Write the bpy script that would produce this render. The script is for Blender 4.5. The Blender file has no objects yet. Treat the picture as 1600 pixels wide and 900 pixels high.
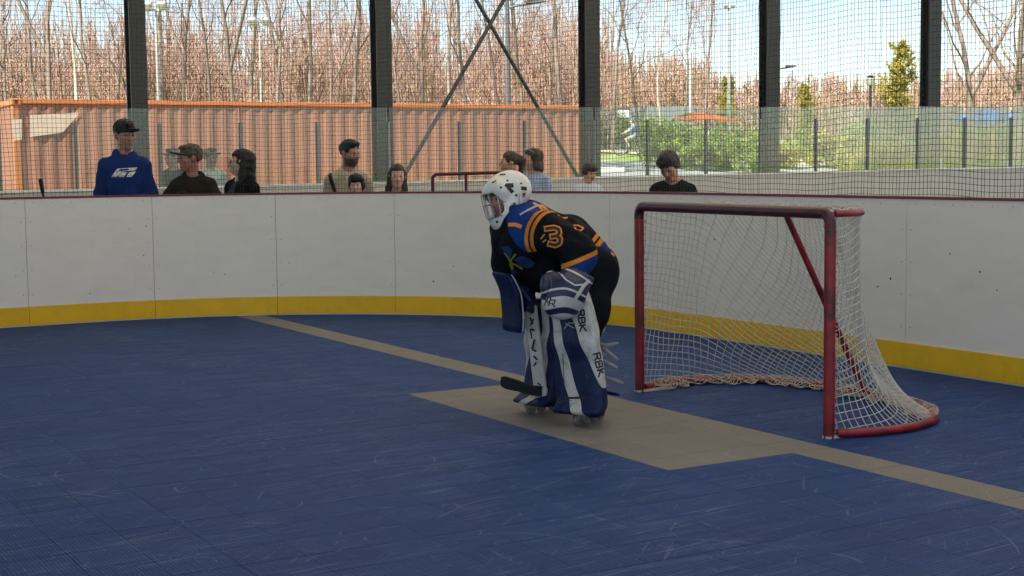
import bpy, math, random
import numpy as np
from mathutils import Vector, Matrix
from mathutils.bvhtree import BVHTree

random.seed(7)
rng = np.random.default_rng(7)
S = bpy.context.scene
COL = S.collection
R = math.radians

# ------------------------------------------------------------------ camera
F_PX, CAM_H, PITCH, ROLL = 2300.0, 1.48, math.atan(193 / 2300), 0.0112
cam_d = bpy.data.cameras.new('camera')
cam_d.sensor_width = 36.0
cam_d.lens = 36.0 * F_PX / 1600
cam_d.clip_end = 6000
cam_d.clip_start = 0.05
cam = bpy.data.objects.new('camera', cam_d)
COL.objects.link(cam)
FW = np.array([0, math.cos(PITCH), -math.sin(PITCH)])
_r0 = np.array([1.0, 0, 0]); _u0 = np.cross(_r0, FW)
RT = _r0 * math.cos(ROLL) - _u0 * math.sin(ROLL)
UP = _u0 * math.cos(ROLL) + _r0 * math.sin(ROLL)
CAM = np.array([0, 0, CAM_H])
_m = Matrix(((RT[0], UP[0], -FW[0], 0), (RT[1], UP[1], -FW[1], 0), (RT[2], UP[2], -FW[2], CAM_H), (0, 0, 0, 1)))
cam.matrix_world = _m
S.camera = cam

# ------------------------------------------------------------------ world, sun, exposure
SUN_EL, SUN_AZ = R(52), math.atan2(-0.80, -0.60)      # azimuth of the direction towards the sun, from +X
world = bpy.data.worlds.new('World'); S.world = world; world.use_nodes = True
wn = world.node_tree
bg = wn.nodes['Background']
sky = wn.nodes.new('ShaderNodeTexSky')
sky.sky_type = 'NISHITA'; sky.sun_disc = False
sky.sun_elevation = SUN_EL
sky.sun_rotation = math.pi / 2 - SUN_AZ
sky.altitude = 50; sky.air_density = 1.0; sky.dust_density = 0.2; sky.ozone_density = 1.3
wn.links.new(sky.outputs[0], bg.inputs[0])
bg.inputs[1].default_value = 0.07
sun_d = bpy.data.lights.new('sun', 'SUN'); sun_d.energy = 5.0; sun_d.angle = R(0.53); sun_d.color = (1.0, 0.94, 0.85)
sun = bpy.data.objects.new('sun', sun_d); COL.objects.link(sun)
sv = Vector((math.cos(SUN_AZ) * math.cos(SUN_EL), math.sin(SUN_AZ) * math.cos(SUN_EL), math.sin(SUN_EL)))
sun.rotation_euler = sv.to_track_quat('Z', 'Y').to_euler()
sun.location = (-20, -20, 40)
S.view_settings.view_transform = 'Standard'; S.view_settings.look = 'None'
S.view_settings.exposure = 1.5; S.view_settings.gamma = 1.0
S.cycles.max_bounces = 8; S.cycles.diffuse_bounces = 4; S.cycles.transparent_max_bounces = 24
S.cycles.glossy_bounces = 3; S.cycles.sample_clamp_indirect = 6.0; S.cycles.use_denoising = True
S.cycles.caustics_reflective = False; S.cycles.caustics_refractive = False

# ------------------------------------------------------------------ frames and placing
RA = R(30)
E1 = np.array([math.sin(RA), -math.cos(RA), 0]); E2 = np.array([math.cos(RA), math.sin(RA), 0]); EZ = np.array([0, 0, 1.0])
def st(s, t, z=0.0): return E1 * s + E2 * t + EZ * z            # rink frame: s along the goal line, t towards the end boards
def ray(x, y): return FW + RT * (x - 800) / F_PX - UP * (y - 450) / F_PX
def at_z(x, y, z=0.0): r = ray(x, y); return CAM + r * (z - CAM_H) / r[2]
def at_y(x, y, Y): r = ray(x, y); return CAM + r * Y / r[1]
def at_s(x, y, s): r = ray(x, y); return CAM + r * s / (r @ E1)
def sm(a, b, x): t = np.clip((x - a) / (b - a), 0, 1); return t * t * (3 - 2 * t)
def zg(X, Y):
    q = -(X * E1[0] + Y * E1[1])
    return np.interp(q, [-1e4, 30, 44, 58, 90, 150, 400, 1e5], [0, 0, 0.9, 2.0, 3.3, 4.6, 7.0, 7.0])

# ------------------------------------------------------------------ object helpers
def link(o, parent=None):
    COL.objects.link(o)
    if parent is not None: o.parent = parent
    return o
def tag(o, label=None, cat=None, group=None, kind=None):
    if label: o['label'] = label
    if cat: o['category'] = cat
    if group: o['group'] = group
    if kind: o['kind'] = kind
    return o
def empty(name, loc=(0, 0, 0), rz=0.0, sc=1.0):
    o = bpy.data.objects.new(name, None); o.empty_display_size = 0.2
    o.location = tuple(loc); o.rotation_euler = (0, 0, rz); o.scale = (sc, sc, sc)
    return link(o)
def to_mesh(name, V, Fc, smooth=False, midx=None, attrs=None):
    me = bpy.data.meshes.new(name)
    V = np.asarray(V, np.float32)
    if isinstance(Fc, np.ndarray):
        Fc = Fc.astype(np.int32); n, k = Fc.shape
        me.vertices.add(len(V)); me.vertices.foreach_set('co', V.ravel())
        me.loops.add(n * k); me.loops.foreach_set('vertex_index', Fc.ravel())
        me.polygons.add(n); me.polygons.foreach_set('loop_start', np.arange(0, n * k, k, dtype=np.int32))
        me.update(calc_edges=True)
    else:
        me.from_pydata(V.tolist(), [], Fc); me.update()
    me.validate()
    if smooth: me.polygons.foreach_set('use_smooth', np.ones(len(me.polygons), bool))
    if midx is not None: me.polygons.foreach_set('material_index', np.asarray(midx, np.int32))
    for k, v in (attrs or {}).items():
        a = me.attributes.new(k, 'FLOAT', 'POINT'); a.data.foreach_set('value', np.asarray(v, np.float32))
    return me
def mobj(name, V, Fc, mats, parent=None, smooth=False, midx=None, attrs=None, loc=None):
    V = np.asarray(V, float)
    if loc is not None: V = V - np.asarray(loc)
    me = to_mesh(name, V, Fc, smooth, midx, attrs)
    for m in (mats if isinstance(mats, (list, tuple)) else [mats]): me.materials.append(m)
    o = bpy.data.objects.new(name, me)
    if loc is not None and parent is None: o.location = tuple(loc)
    return link(o, parent)
def basis(d, up=(0, 0, 1)):
    d = np.asarray(d, float); d = d / np.linalg.norm(d); up = np.asarray(up, float)
    if abs(d @ up) > 0.98: up = np.array([1.0, 0, 0]) if abs(d[0]) < 0.9 else np.array([0, 1.0, 0])
    a = np.cross(up, d); a /= np.linalg.norm(a); b = np.cross(d, a)
    return a, b, d
class MB:
    def __init__(s): s.v = []; s.f = []; s.n = 0
    def add(s, V, Fc):
        V = np.asarray(V, float); s.v.append(V); s.f += [[i + s.n for i in q] for q in Fc]; s.n += len(V); return s
    def box(s, c, size, ax=None, bev=0.0):
        ax = np.eye(3) if ax is None else np.asarray(ax, float)
        h = np.asarray(size, float) / 2; c = np.asarray(c, float)
        if bev <= 0:
            P = [c + ax[0] * h[0] * i + ax[1] * h[1] * j + ax[2] * h[2] * k for k in (-1, 1) for j in (-1, 1) for i in (-1, 1)]
            return s.add(P, [[0, 2, 3, 1], [4, 5, 7, 6], [0, 1, 5, 4], [2, 6, 7, 3], [0, 4, 6, 2], [1, 3, 7, 5]])
        b = min(bev, h.min() * 0.9); P = []; oc = [(1, 1), (-1, 1), (-1, -1), (1, -1)]
        def ring(hx, hy, z): 
            r = []
            for i, j in ((1, 1), (-1, 1), (-1, -1), (1, -1)):
                pts = [(hx, hy - b), (hx - b, hy)] if i * j > 0 else [(hx - b, hy), (hx, hy - b)]
                r += [c + ax[0] * i * x + ax[1] * j * y + ax[2] * z for x, y in pts]
            return r
        for hx, hy, z in ((h[0] - b, h[1] - b, -h[2]), (h[0], h[1], -h[2] + b), (h[0], h[1], h[2] - b), (h[0] - b, h[1] - b, h[2])): P += ring(hx, hy, z)
        fc = [[7, 6, 5, 4, 3, 2, 1, 0], [24 + i for i in range(8)]]
        for k in range(3):
            for i in range(8): j = (i + 1) % 8; fc.append([k * 8 + i, k * 8 + j, k * 8 + 8 + j, k * 8 + 8 + i])
        return s.add(P, fc)
    def tube(s, pts, r, n=8, cap=True, closed=False):
        P = np.asarray(pts, float); m = len(P)
        rr = np.full(m, r, float) if np.isscalar(r) else np.asarray(r, float)
        T = np.gradient(P, axis=0) if not closed else np.roll(P, -1, 0) - np.roll(P, 1, 0)
        a = None; V = []
        for i in range(m):
            d = T[i] / (np.linalg.norm(T[i]) + 1e-12)
            if a is None: a, b, _ = basis(d)
            else:
                a = a - d * (a @ d); a /= np.linalg.norm(a) + 1e-12; b = np.cross(d, a)
            for k in range(n):
                t = 2 * math.pi * k / n; V.append(P[i] + (a * math.cos(t) + b * math.sin(t)) * rr[i])
        fc = []
        for i in range(m if closed else m - 1):
            for k in range(n):
                k2 = (k + 1) % n; i2 = (i + 1) % m; fc.append([i * n + k, i * n + k2, i2 * n + k2, i2 * n + k])
        if cap and not closed: fc += [list(range(n))[::-1], [(m - 1) * n + k for k in range(n)]]
        return s.add(V, fc)
    def cyl(s, a, b, r, n=16, r2=None): return s.tube([a, b], [r, r if r2 is None else r2], n)
    def prism(s, poly, depth):      # poly: 3D points in a plane, extruded by vector depth
        P = np.asarray(poly, float); n = len(P); d = np.asarray(depth, float)
        return s.add(np.vstack([P, P + d]), [list(range(n))[::-1], list(range(n, 2 * n))] + [[i, (i + 1) % n, n + (i + 1) % n, n + i] for i in range(n)])
    def build(s, name, mat, parent=None, smooth=False, loc=None):
        V = np.vstack(s.v)
        o = mobj(name, V, s.f, mat, parent, smooth, loc=loc)
        if smooth: 
            try: o.data.set_sharp_from_angle(angle=R(40))
            except Exception: pass
        return o
def strands(lines, r, n=3):
    """many polylines as one vert/face array (quads)"""
    Vs, Fs, off = [], [], 0
    ang = np.arange(n) * 2 * math.pi / n
    for P in lines:
        P = np.asarray(P, float); m = len(P)
        if m < 2: continue
        T = np.gradient(P, axis=0); T /= np.linalg.norm(T, axis=1)[:, None] + 1e-12
        ref = np.array([0.31, 0.23, 0.92]); 
        if abs(T[m // 2] @ ref) > 0.9: ref = np.array([0.9, -0.3, 0.2])
        A = np.cross(np.broadcast_to(ref, T.shape), T); A /= np.linalg.norm(A, axis=1)[:, None] + 1e-12
        B = np.cross(T, A)
        V = P[:, None] + r * (A[:, None] * np.cos(ang)[None, :, None] + B[:, None] * np.sin(ang)[None, :, None])
        Vs.append(V.reshape(-1, 3))
        i = np.arange(m - 1)[:, None] * n; k = np.arange(n)[None]; k2 = (k + 1) % n
        Fs.append((np.stack([i + k, i + k2, i + n + k2, i + n + k], -1)).reshape(-1, 4) + off); off += m * n
    return np.vstack(Vs), np.vstack(Fs)

# ------------------------------------------------------------------ node helpers
class NT:
    def __init__(s, mat): s.nt = mat.node_tree; s.nt.nodes.clear()
    def n(s, typ, props=None, **inp):
        nd = s.nt.nodes.new('ShaderNode' + typ)
        for k, v in (props or {}).items(): setattr(nd, k, v)
        for k, v in inp.items():
            if k.startswith('i') and k[1:].isdigit(): sock = nd.inputs[int(k[1:])]
            else: sock = nd.inputs[k.replace('_', ' ')]
            s.set(sock, v)
        return nd
    def set(s, sock, v):
        if isinstance(v, bpy.types.NodeSocket): s.nt.links.new(v, sock)
        elif isinstance(v, bpy.types.Node): s.nt.links.new(v.outputs[0], sock)
        else:
            if hasattr(sock.default_value, '__len__') and len(sock.default_value) == 4 and len(v) == 3: v = (*v, 1)
            sock.default_value = v
    def math(s, op, a, b=0.0, c=None):
        nd = s.n('Math', {'operation': op}); s.set(nd.inputs[0], a); s.set(nd.inputs[1], b)
        if c is not None: s.set(nd.inputs[2], c)
        return nd.outputs[0]
    def mix(s, fac, a, b, mode='MIX'):
        nd = s.n('MixRGB', {'blend_type': mode}); s.set(nd.inputs[0], fac); s.set(nd.inputs[1], a); s.set(nd.inputs[2], b); return nd.outputs[0]
    def ramp(s, fac, stops, interp='LINEAR'):
        nd = s.n('ValToRGB'); cr = nd.color_ramp; cr.interpolation = interp
        while len(cr.elements) < len(stops): cr.elements.new(0.5)
        for e, (p, c) in zip(cr.elements, stops):
            e.position = p; e.color = (*c, 1) if len(c) == 3 else c
        s.set(nd.inputs[0], fac); return nd.outputs[0]
    def attr(s, name): return s.n('Attribute', {'attribute_name': name}).outputs['Fac']
    def out(s, sh): 
        o = s.nt.nodes.new('ShaderNodeOutputMaterial'); s.nt.links.new(sh if isinstance(sh, bpy.types.NodeSocket) else sh.outputs[0], o.inputs[0])
def newmat(name):
    m = bpy.data.materials.new(name); m.use_nodes = True; return m, NT(m)
def mat(name, col, rough=0.6, metal=0.0, var=0.15, scale=6.0, bump=0.0, bscale=60.0, spec=0.4, col2=None, dirt=0.0, dirt_col=(0.12, 0.1, 0.08), dscale=3.0, stretch=None, trans=0.0):
    m, t = newmat(name)
    tc = t.n('TexCoord').outputs['Object']
    if stretch: tc = t.n('Mapping', Vector=tc, Scale=stretch).outputs[0]
    nz = t.n('TexNoise', Vector=tc, Scale=scale, Detail=5.0, Roughness=0.6).outputs[0]
    fac = t.ramp(nz, [(0.3, (0, 0, 0)), (0.7, (1, 1, 1))])
    c1 = tuple(min(1, c * (1 - var)) for c in col); c2 = tuple(min(1, c * (1 + var)) for c in (col2 or col))
    c = t.mix(fac, c1, c2)
    if dirt > 0:
        dn = t.n('TexNoise', Vector=tc, Scale=dscale, Detail=8.0, Roughness=0.75).outputs[0]
        c = t.mix(t.math('MULTIPLY', t.ramp(dn, [(0.5, (0, 0, 0)), (0.68, (1, 1, 1))]), dirt), c, dirt_col)
    p = t.n('BsdfPrincipled', Base_Color=c, Metallic=metal, Roughness=t.math('ADD', t.math('MULTIPLY', nz, 0.16), rough - 0.08))
    p.inputs['Specular IOR Level'].default_value = spec
    if bump > 0:
        bn = t.n('TexNoise', Vector=tc, Scale=bscale, Detail=4.0).outputs[0]
        t.set(p.inputs['Normal'], t.n('Bump', Strength=bump, Distance=0.02, Height=bn))
    sh = p
    if trans > 0:
        sh = t.n('MixShader', i0=trans, i1=p, i2=t.n('BsdfTranslucent', Color=c))
    t.out(sh)
    return m

# ------------------------------------------------------------------ signed-distance modelling
def unit(v): v = np.asarray(v, float); return v / np.linalg.norm(v)
def rotm(yaw=0.0, pitch=0.0, roll=0.0):        # Rz(yaw) @ Rx(pitch) @ Ry(roll)
    return np.array(Matrix.Rotation(yaw, 3, 'Z') @ Matrix.Rotation(pitch, 3, 'X') @ Matrix.Rotation(roll, 3, 'Y'))
class SDF:
    def __init__(s, lo, hi, h):
        s.lo = np.asarray(lo, float); s.h = h
        s.dim = np.ceil((np.asarray(hi, float) - s.lo) / h).astype(int) + 1
        s.F = np.full(s.dim, 0.3, np.float32)
    def win(s, lo, hi, pad):
        a = np.clip(np.floor((np.asarray(lo) - pad - s.lo) / s.h).astype(int), 0, s.dim - 1)
        b = np.clip(np.ceil((np.asarray(hi) + pad - s.lo) / s.h).astype(int) + 1, 1, s.dim)
        b = np.maximum(b, a + 1)
        sl = tuple(slice(i, j) for i, j in zip(a, b))
        X = [(s.lo[i] + s.h * np.arange(a[i], b[i])).astype(np.float32) for i in range(3)]
        return sl, X[0][:, None, None], X[1][None, :, None], X[2][None, None, :]
    def comb(s, sl, d, k, sub):
        A = s.F[sl]
        if sub:
            d = -d; h = np.maximum(k - np.abs(A - d), 0) / k if k > 0 else 0; s.F[sl] = np.maximum(A, d) + (h * h * k / 4 if k > 0 else 0)
        else:
            h = np.maximum(k - np.abs(A - d), 0) / k if k > 0 else 0; s.F[sl] = np.minimum(A, d) - (h * h * k / 4 if k > 0 else 0)
    def cap(s, a, b, ra, rb=None, k=0.02, sub=False):
        a = np.asarray(a, float); b = np.asarray(b, float); rb = ra if rb is None else rb; rm = max(ra, rb)
        sl, X, Y, Z = s.win(np.minimum(a, b) - rm, np.maximum(a, b) + rm, 0.035 + k)
        ba = b - a; L2 = max(ba @ ba, 1e-9)
        h = np.clip(((X - a[0]) * ba[0] + (Y - a[1]) * ba[1] + (Z - a[2]) * ba[2]) / L2, 0, 1)
        d = np.sqrt((X - a[0] - h * ba[0]) ** 2 + (Y - a[1] - h * ba[1]) ** 2 + (Z - a[2] - h * ba[2]) ** 2) - (ra + (rb - ra) * h)
        s.comb(sl, d, k, sub); return s
    def ell(s, c, r, M=None, k=0.02, sub=False):
        c = np.asarray(c, float); r = np.asarray(r, float); rm = r.max() if M is not None else r
        sl, X, Y, Z = s.win(c - rm, c + rm, 0.035 + k)
        x, y, z = X - c[0], Y - c[1], Z - c[2]
        if M is not None:
            M = np.asarray(M); x, y, z = [M[0, i] * x + M[1, i] * y + M[2, i] * z for i in range(3)]
        k0 = np.sqrt((x / r[0]) ** 2 + (y / r[1]) ** 2 + (z / r[2]) ** 2)
        k1 = np.sqrt((x / r[0] ** 2) ** 2 + (y / r[1] ** 2) ** 2 + (z / r[2] ** 2) ** 2) + 1e-9
        s.comb(sl, k0 * (k0 - 1) / k1, k, sub); return s
    def box(s, c, hs, M=None, rd=0.01, k=0.02, sub=False):
        c = np.asarray(c, float); hs = np.asarray(hs, float); rm = np.linalg.norm(hs) if M is not None else hs
        sl, X, Y, Z = s.win(c - rm, c + rm, 0.035 + k)
        x, y, z = X - c[0], Y - c[1], Z - c[2]
        if M is not None:
            M = np.asarray(M); x, y, z = [M[0, i] * x + M[1, i] * y + M[2, i] * z for i in range(3)]
        q = [np.abs(v) - (hh - rd) for v, hh in zip(np.broadcast_arrays(x, y, z), hs)]
        d = np.sqrt(sum(np.maximum(v, 0) ** 2 for v in q)) + np.minimum(np.maximum(np.maximum(q[0], q[1]), q[2]), 0) - rd
        s.comb(sl, d, k, sub); return s
    def plane(s, p, n, k=0.01):            # remove the side n points to
        n = unit(n); X, Y, Z = [(s.lo[i] + s.h * np.arange(s.dim[i])).astype(np.float32) for i in range(3)]
        d = (X[:, None, None] - p[0]) * n[0] + (Y[None, :, None] - p[1]) * n[1] + (Z[None, None, :] - p[2]) * n[2]
        s.comb((slice(None),) * 3, -d.astype(np.float32), k, True); return s
    def wrinkle(s, amp, fr, seed=0, dirn=(0.3, 0.2, 1.0)):
        r = np.random.default_rng(seed); X, Y, Z = [(s.lo[i] + s.h * np.arange(s.dim[i])).astype(np.float32) for i in range(3)]
        X = X[:, None, None]; Y = Y[None, :, None]; Z = Z[None, None, :]; o = 0
        for i in range(3):
            w = r.normal(size=3) * 0.5 + np.asarray(dirn); w = w / np.linalg.norm(w) * fr * (0.7 + 0.6 * i / 2); w2 = r.normal(size=3) * fr * 0.35; ph = r.random(2) * 6
            o = o + np.sin(X * w[0] + Y * w[1] + Z * w[2] + ph[0] + 1.5 * np.sin(X * w2[0] + Y * w2[1] + Z * w2[2] + ph[1]))
        s.F += (amp / 3 * o).astype(np.float32); return s
    def mesh(s):
        F = s.F.copy(); F[0] = F[-1] = 0.3; F[:, 0] = F[:, -1] = 0.3; F[:, :, 0] = F[:, :, -1] = 0.3
        I = F < 0; n = [d - 1 for d in F.shape]
        cnt = np.zeros(n, np.int8)
        for i in (0, 1):
            for j in (0, 1):
                for k in (0, 1): cnt += I[i:i + n[0], j:j + n[1], k:k + n[2]]
        act = np.argwhere((cnt > 0) & (cnt < 8)); idx = np.full(n, -1, np.int32); idx[tuple(act.T)] = np.arange(len(act))
        cor = [(i, j, k) for i in (0, 1) for j in (0, 1) for k in (0, 1)]
        val = {c: F[act[:, 0] + c[0], act[:, 1] + c[1], act[:, 2] + c[2]] for c in cor}
        acc = np.zeros((len(act), 3)); w = np.zeros(len(act))
        for c in cor:
            for ax in range(3):
                if c[ax]: continue
                c2 = list(c); c2[ax] = 1; c2 = tuple(c2); a, b = val[c], val[c2]
                m = (a < 0) != (b < 0); t = np.where(m, a / (a - b + 1e-12), 0)
                p = np.zeros((len(act), 3)); p[:] = c; p[:, ax] = t
                acc += p * m[:, None]; w += m
        V = s.lo + (act + acc / w[:, None]) * s.h
        Q = []
        for ax in range(3):
            b, c = (ax + 1) % 3, (ax + 2) % 3
            sl0 = [slice(1, -1)] * 3; sl1 = [slice(1, -1)] * 3; sl0[ax] = slice(0, -1); sl1[ax] = slice(1, None)
            A = I[tuple(sl0)]; B = I[tuple(sl1)]
            e = np.argwhere(A != B); 
            if not len(e): continue
            fl = A[tuple(e.T)]
            off = np.ones(3, int); off[ax] = 0; e = e + off
            def ci(db, dc):
                q = e.copy(); q[:, b] += db; q[:, c] += dc; return idx[tuple(q.T)]
            q = np.stack([ci(-1, -1), ci(0, -1), ci(0, 0), ci(-1, 0)], -1)
            q[~fl] = q[~fl][:, ::-1]; Q.append(q)
        return V, np.vstack(Q)
    def obj(s, name, mats, parent=None, attrs=None, loc=None):
        V, Q = s.mesh()
        if attrs: attrs = {k: f(V) for k, f in attrs.items()}
        return mobj(name, V, Q, mats, parent, True, None, attrs, loc)

# ================================================================== SETTING
# ------------------------------------------------------------------ ground
def pos_st(t):
    g = t.n('NewGeometry').outputs['Position']
    s_ = t.n('VectorMath', {'operation': 'DOT_PRODUCT'}, i0=g, i1=tuple(E1)).outputs['Value']
    t_ = t.n('VectorMath', {'operation': 'DOT_PRODUCT'}, i0=g, i1=tuple(E2)).outputs['Value']
    return g, s_, t_
def ground_mat():
    m, t = newmat('ground_grass')
    g, s_, t_ = pos_st(t)
    n1 = t.n('TexNoise', Vector=g, Scale=0.22, Detail=6.0, Roughness=0.65).outputs[0]
    n2 = t.n('TexNoise', Vector=g, Scale=2.5, Detail=6.0, Roughness=0.7).outputs[0]
    grass = t.mix(n2, (0.12, 0.20, 0.02), (0.26, 0.36, 0.07))
    straw = t.mix(n2, (0.32, 0.25, 0.14), (0.45, 0.37, 0.23))
    c = t.mix(t.ramp(n1, [(0.49, (0, 0, 0)), (0.55, (1, 1, 1))]), grass, straw)
    b = t.n('Bump', Strength=0.5, Distance=0.1, Height=n2)
    p = t.n('BsdfPrincipled', Base_Color=c, Roughness=0.9, Normal=b)
    t.out(p); return m
xs = np.concatenate([np.linspace(-1500, -130, 14), np.linspace(-120, 120, 61), np.linspace(130, 1500, 14)])
ys = np.concatenate([np.linspace(-600, -40, 10), np.linspace(-30, 220, 64), np.linspace(230, 2500, 16)])
GX, GY = np.meshgrid(xs, ys, indexing='ij')
GZ = zg(GX, GY) - 0.06
gv = np.stack([GX, GY, GZ], -1).reshape(-1, 3)
ni, nj = GX.shape
ii, jj = np.meshgrid(np.arange(ni - 1), np.arange(nj - 1), indexing='ij'); k0 = (ii * nj + jj).ravel()
gf = np.stack([k0, k0 + nj, k0 + nj + 1, k0 + 1], -1)
tag(mobj('ground', gv, gf, ground_mat(), smooth=True), kind='structure')

def sheet(name, corners_st, dz, m, nu=24, nv=24):
    """a sheet laid on the ground between four rink-frame corners"""
    a, b, c, d = [np.array(q, float) for q in corners_st]
    U, Vv = np.meshgrid(np.linspace(0, 1, nu), np.linspace(0, 1, nv), indexing='ij'); U = U[..., None]; Vv = Vv[..., None]
    P = (a * (1 - U) + b * U) * (1 - Vv) + (d * (1 - U) + c * U) * Vv
    W = P[..., :1] * E1 + P[..., 1:2] * E2
    W[..., 2] = zg(W[..., 0], W[..., 1]) + dz
    i, j = np.meshgrid(np.arange(nu - 1), np.arange(nv - 1), indexing='ij'); k = (i * nv + j).ravel()
    return tag(mobj(name, W.reshape(-1, 3), np.stack([k, k + nv, k + nv + 1, k + 1], -1), m, smooth=True), kind='structure')
M_concrete = mat('concrete', (0.42, 0.41, 0.39), 0.8, var=0.1, scale=1.5, bump=0.15, dirt=0.3, dirt_col=(0.22, 0.21, 0.2))
M_asphalt = mat('asphalt', (0.27, 0.265, 0.26), 0.85, var=0.12, scale=0.6, bump=0.2, bscale=30)
sheet('walkway', [(-14.4, -30), (-14.4, 40), (-28.0, 40), (-28.0, -30)], -0.02, M_concrete)
sheet('walkway', [(10, 7.75), (10, 40), (-14.4, 40), (-14.4, 7.75)], -0.024, M_concrete)
sheet('walkway', [(16, -50), (16, 30), (1.1, 30), (1.1, -50)], -0.02, M_concrete)  # unseen apron behind the camera, added to bounce sunlight onto the boards
sheet('road', [(-48, -10), (-44, 60), (-50.5, 60), (-57, -10)], -0.02, M_asphalt, 40, 10)
sheet('path', [(-60, 38), (-46, 45), (-48.5, 48), (-62, 41)], 0.0, mat('path_gravel', (0.5, 0.4, 0.28), 0.9, var=0.12), 20, 6)

# ------------------------------------------------------------------ rink floor of square plastic tiles
def floor_mat(name, base, hi, scr):
    m, t = newmat(name)
    g, s_, t_ = pos_st(t)
    # perforated waffle relief
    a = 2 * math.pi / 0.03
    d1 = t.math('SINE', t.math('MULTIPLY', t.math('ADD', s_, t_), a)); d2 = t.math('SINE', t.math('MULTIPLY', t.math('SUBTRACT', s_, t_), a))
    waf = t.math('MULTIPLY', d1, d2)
    ti = t.n('Combine' + 'XYZ', X=t.math('FLOOR', t.math('DIVIDE', t.math('ADD', s_, 8.56), 0.26)), Y=t.math('FLOOR', t.math('DIVIDE', t.math('SUBTRACT', t_, 4.93), 0.26)))
    tr = t.n('TexWhiteNoise', {'noise_dimensions': '3D'}, Vector=ti).outputs[0]
    big = t.n('TexNoise', Vector=g, Scale=0.5, Detail=4.0, Roughness=0.6).outputs[0]
    fine = t.n('TexNoise', Vector=g, Scale=9.0, Detail=8.0, Roughness=0.75).outputs[0]
    st_v = t.n('CombineXYZ', X=t.math('MULTIPLY', s_, 13.0), Y=t.math('MULTIPLY', t_, 1.6))
    streak = t.n('TexNoise', Vector=st_v, Scale=1.0, Detail=7.0, Roughness=0.7).outputs[0]
    c = t.mix(t.math('ADD', t.math('MULTIPLY', tr, 0.35), t.math('MULTIPLY', fine, 0.45)), base, hi)
    # light scuffs: thin arcs where two warped cell borders meet a mask
    dist = t.n('TexNoise', Vector=g, Scale=0.5, Detail=1.0)
    wv = t.n('VectorMath', {'operation': 'ADD'}, i0=g, i1=t.n('VectorMath', {'operation': 'SCALE'}, i0=dist.outputs['Color'], Scale=1.4).outputs[0]).outputs[0]
    tot = 0.0
    for sc, th, lo, off in ((0.35, 0.0028, 0.50, 0.0), (0.6, 0.0048, 0.51, 3.7), (1.1, 0.008, 0.52, 9.1), (2.4, 0.016, 0.54, 17.3)):
        ov = t.n('VectorMath', {'operation': 'ADD'}, i0=wv, i1=(off, off * 0.7, 0.0)).outputs[0]
        vo = t.n('TexVoronoi', {'voronoi_dimensions': '2D'}, Vector=ov, Scale=sc)
        rr = t.math('ADD', 0.12, t.math('MULTIPLY', t.n('SeparateColor', i0=vo.outputs['Color']).outputs[0], 0.45))
        dd = t.math('ABSOLUTE', t.math('SUBTRACT', vo.outputs['Distance'], rr))
        line = t.math('SUBTRACT', 1.0, t.n('MapRange', {'clamp': True}, i0=dd, i1=0.0, i2=th, i3=0.0, i4=1.0).outputs[0])
        mk = t.n('TexNoise', Vector=ov, Scale=2.6 * sc + 1.1, Detail=3.0).outputs[0]
        line = t.math('MULTIPLY', line, t.ramp(mk, [(lo, (0, 0, 0)), (lo + 0.09, (1, 1, 1))]))
        tot = t.math('MAXIMUM', line, tot)
    tot = t.math('MULTIPLY', tot, t.ramp(fine, [(0.36, (0.15, 0.15, 0.15)), (0.58, (1, 1, 1))]))
    dust = t.math('MULTIPLY', t.ramp(streak, [(0.5, (0, 0, 0)), (0.75, (1, 1, 1))]), t.ramp(big, [(0.38, (0, 0, 0)), (0.62, (1, 1, 1))]))
    c = t.mix(t.math('MULTIPLY', dust, 0.33), c, scr)
    for (a1, a2, off, th0) in ((60.0, 2.2, 0.0, 0.58), (9.0, 70.0, 7.0, 0.62), (30.0, 30.0, 3.0, 0.63)):     # hair-fine rub marks in three directions
        sv_ = t.n('CombineXYZ', X=t.math('MULTIPLY', t.math('ADD', s_, t.math('MULTIPLY', t_, 0.15 if a1 != 30.0 else 1.0)), a1), Y=t.math('MULTIPLY', t.math('SUBTRACT', t_, t.math('MULTIPLY', s_, 0.0 if a1 != 30.0 else 1.0)), a2 if a1 != 30.0 else 2.0), Z=off)
        sn = t.n('TexNoise', Vector=sv_, Scale=1.0, Detail=3.0, Roughness=0.6).outputs[0]
        c = t.mix(t.math('MULTIPLY', t.math('MULTIPLY', t.ramp(sn, [(th0, (0, 0, 0)), (th0 + 0.1, (1, 1, 1))]), t.ramp(big, [(0.35, (0.25, 0.25, 0.25)), (0.6, (1, 1, 1))])), 0.42), c, scr)
    c = t.mix(t.math('MULTIPLY', tot, 0.55), c, scr)
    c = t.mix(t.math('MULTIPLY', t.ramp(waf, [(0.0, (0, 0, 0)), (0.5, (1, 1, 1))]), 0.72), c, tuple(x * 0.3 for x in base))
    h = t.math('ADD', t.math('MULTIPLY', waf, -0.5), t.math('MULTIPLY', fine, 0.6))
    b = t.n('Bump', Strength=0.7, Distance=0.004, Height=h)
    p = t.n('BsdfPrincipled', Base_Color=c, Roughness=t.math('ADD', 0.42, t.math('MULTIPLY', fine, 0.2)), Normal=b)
    p.inputs['Specular IOR Level'].default_value = 0.07
    t.out(p); return m
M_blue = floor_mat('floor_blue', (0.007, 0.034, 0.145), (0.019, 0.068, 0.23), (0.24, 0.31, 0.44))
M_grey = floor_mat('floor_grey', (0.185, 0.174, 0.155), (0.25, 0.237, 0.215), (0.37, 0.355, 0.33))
TS, S0, T0 = 0.26, -8.56, 4.93
RC, SB, TB = 4.1, -14.33, 7.62                     # corner radius, side boards, end boards
slab = MB(); slab.box(st(-7.2, -11, -0.03), (16.4, 38, 0.03), np.array([E1, E2, EZ]))
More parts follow.
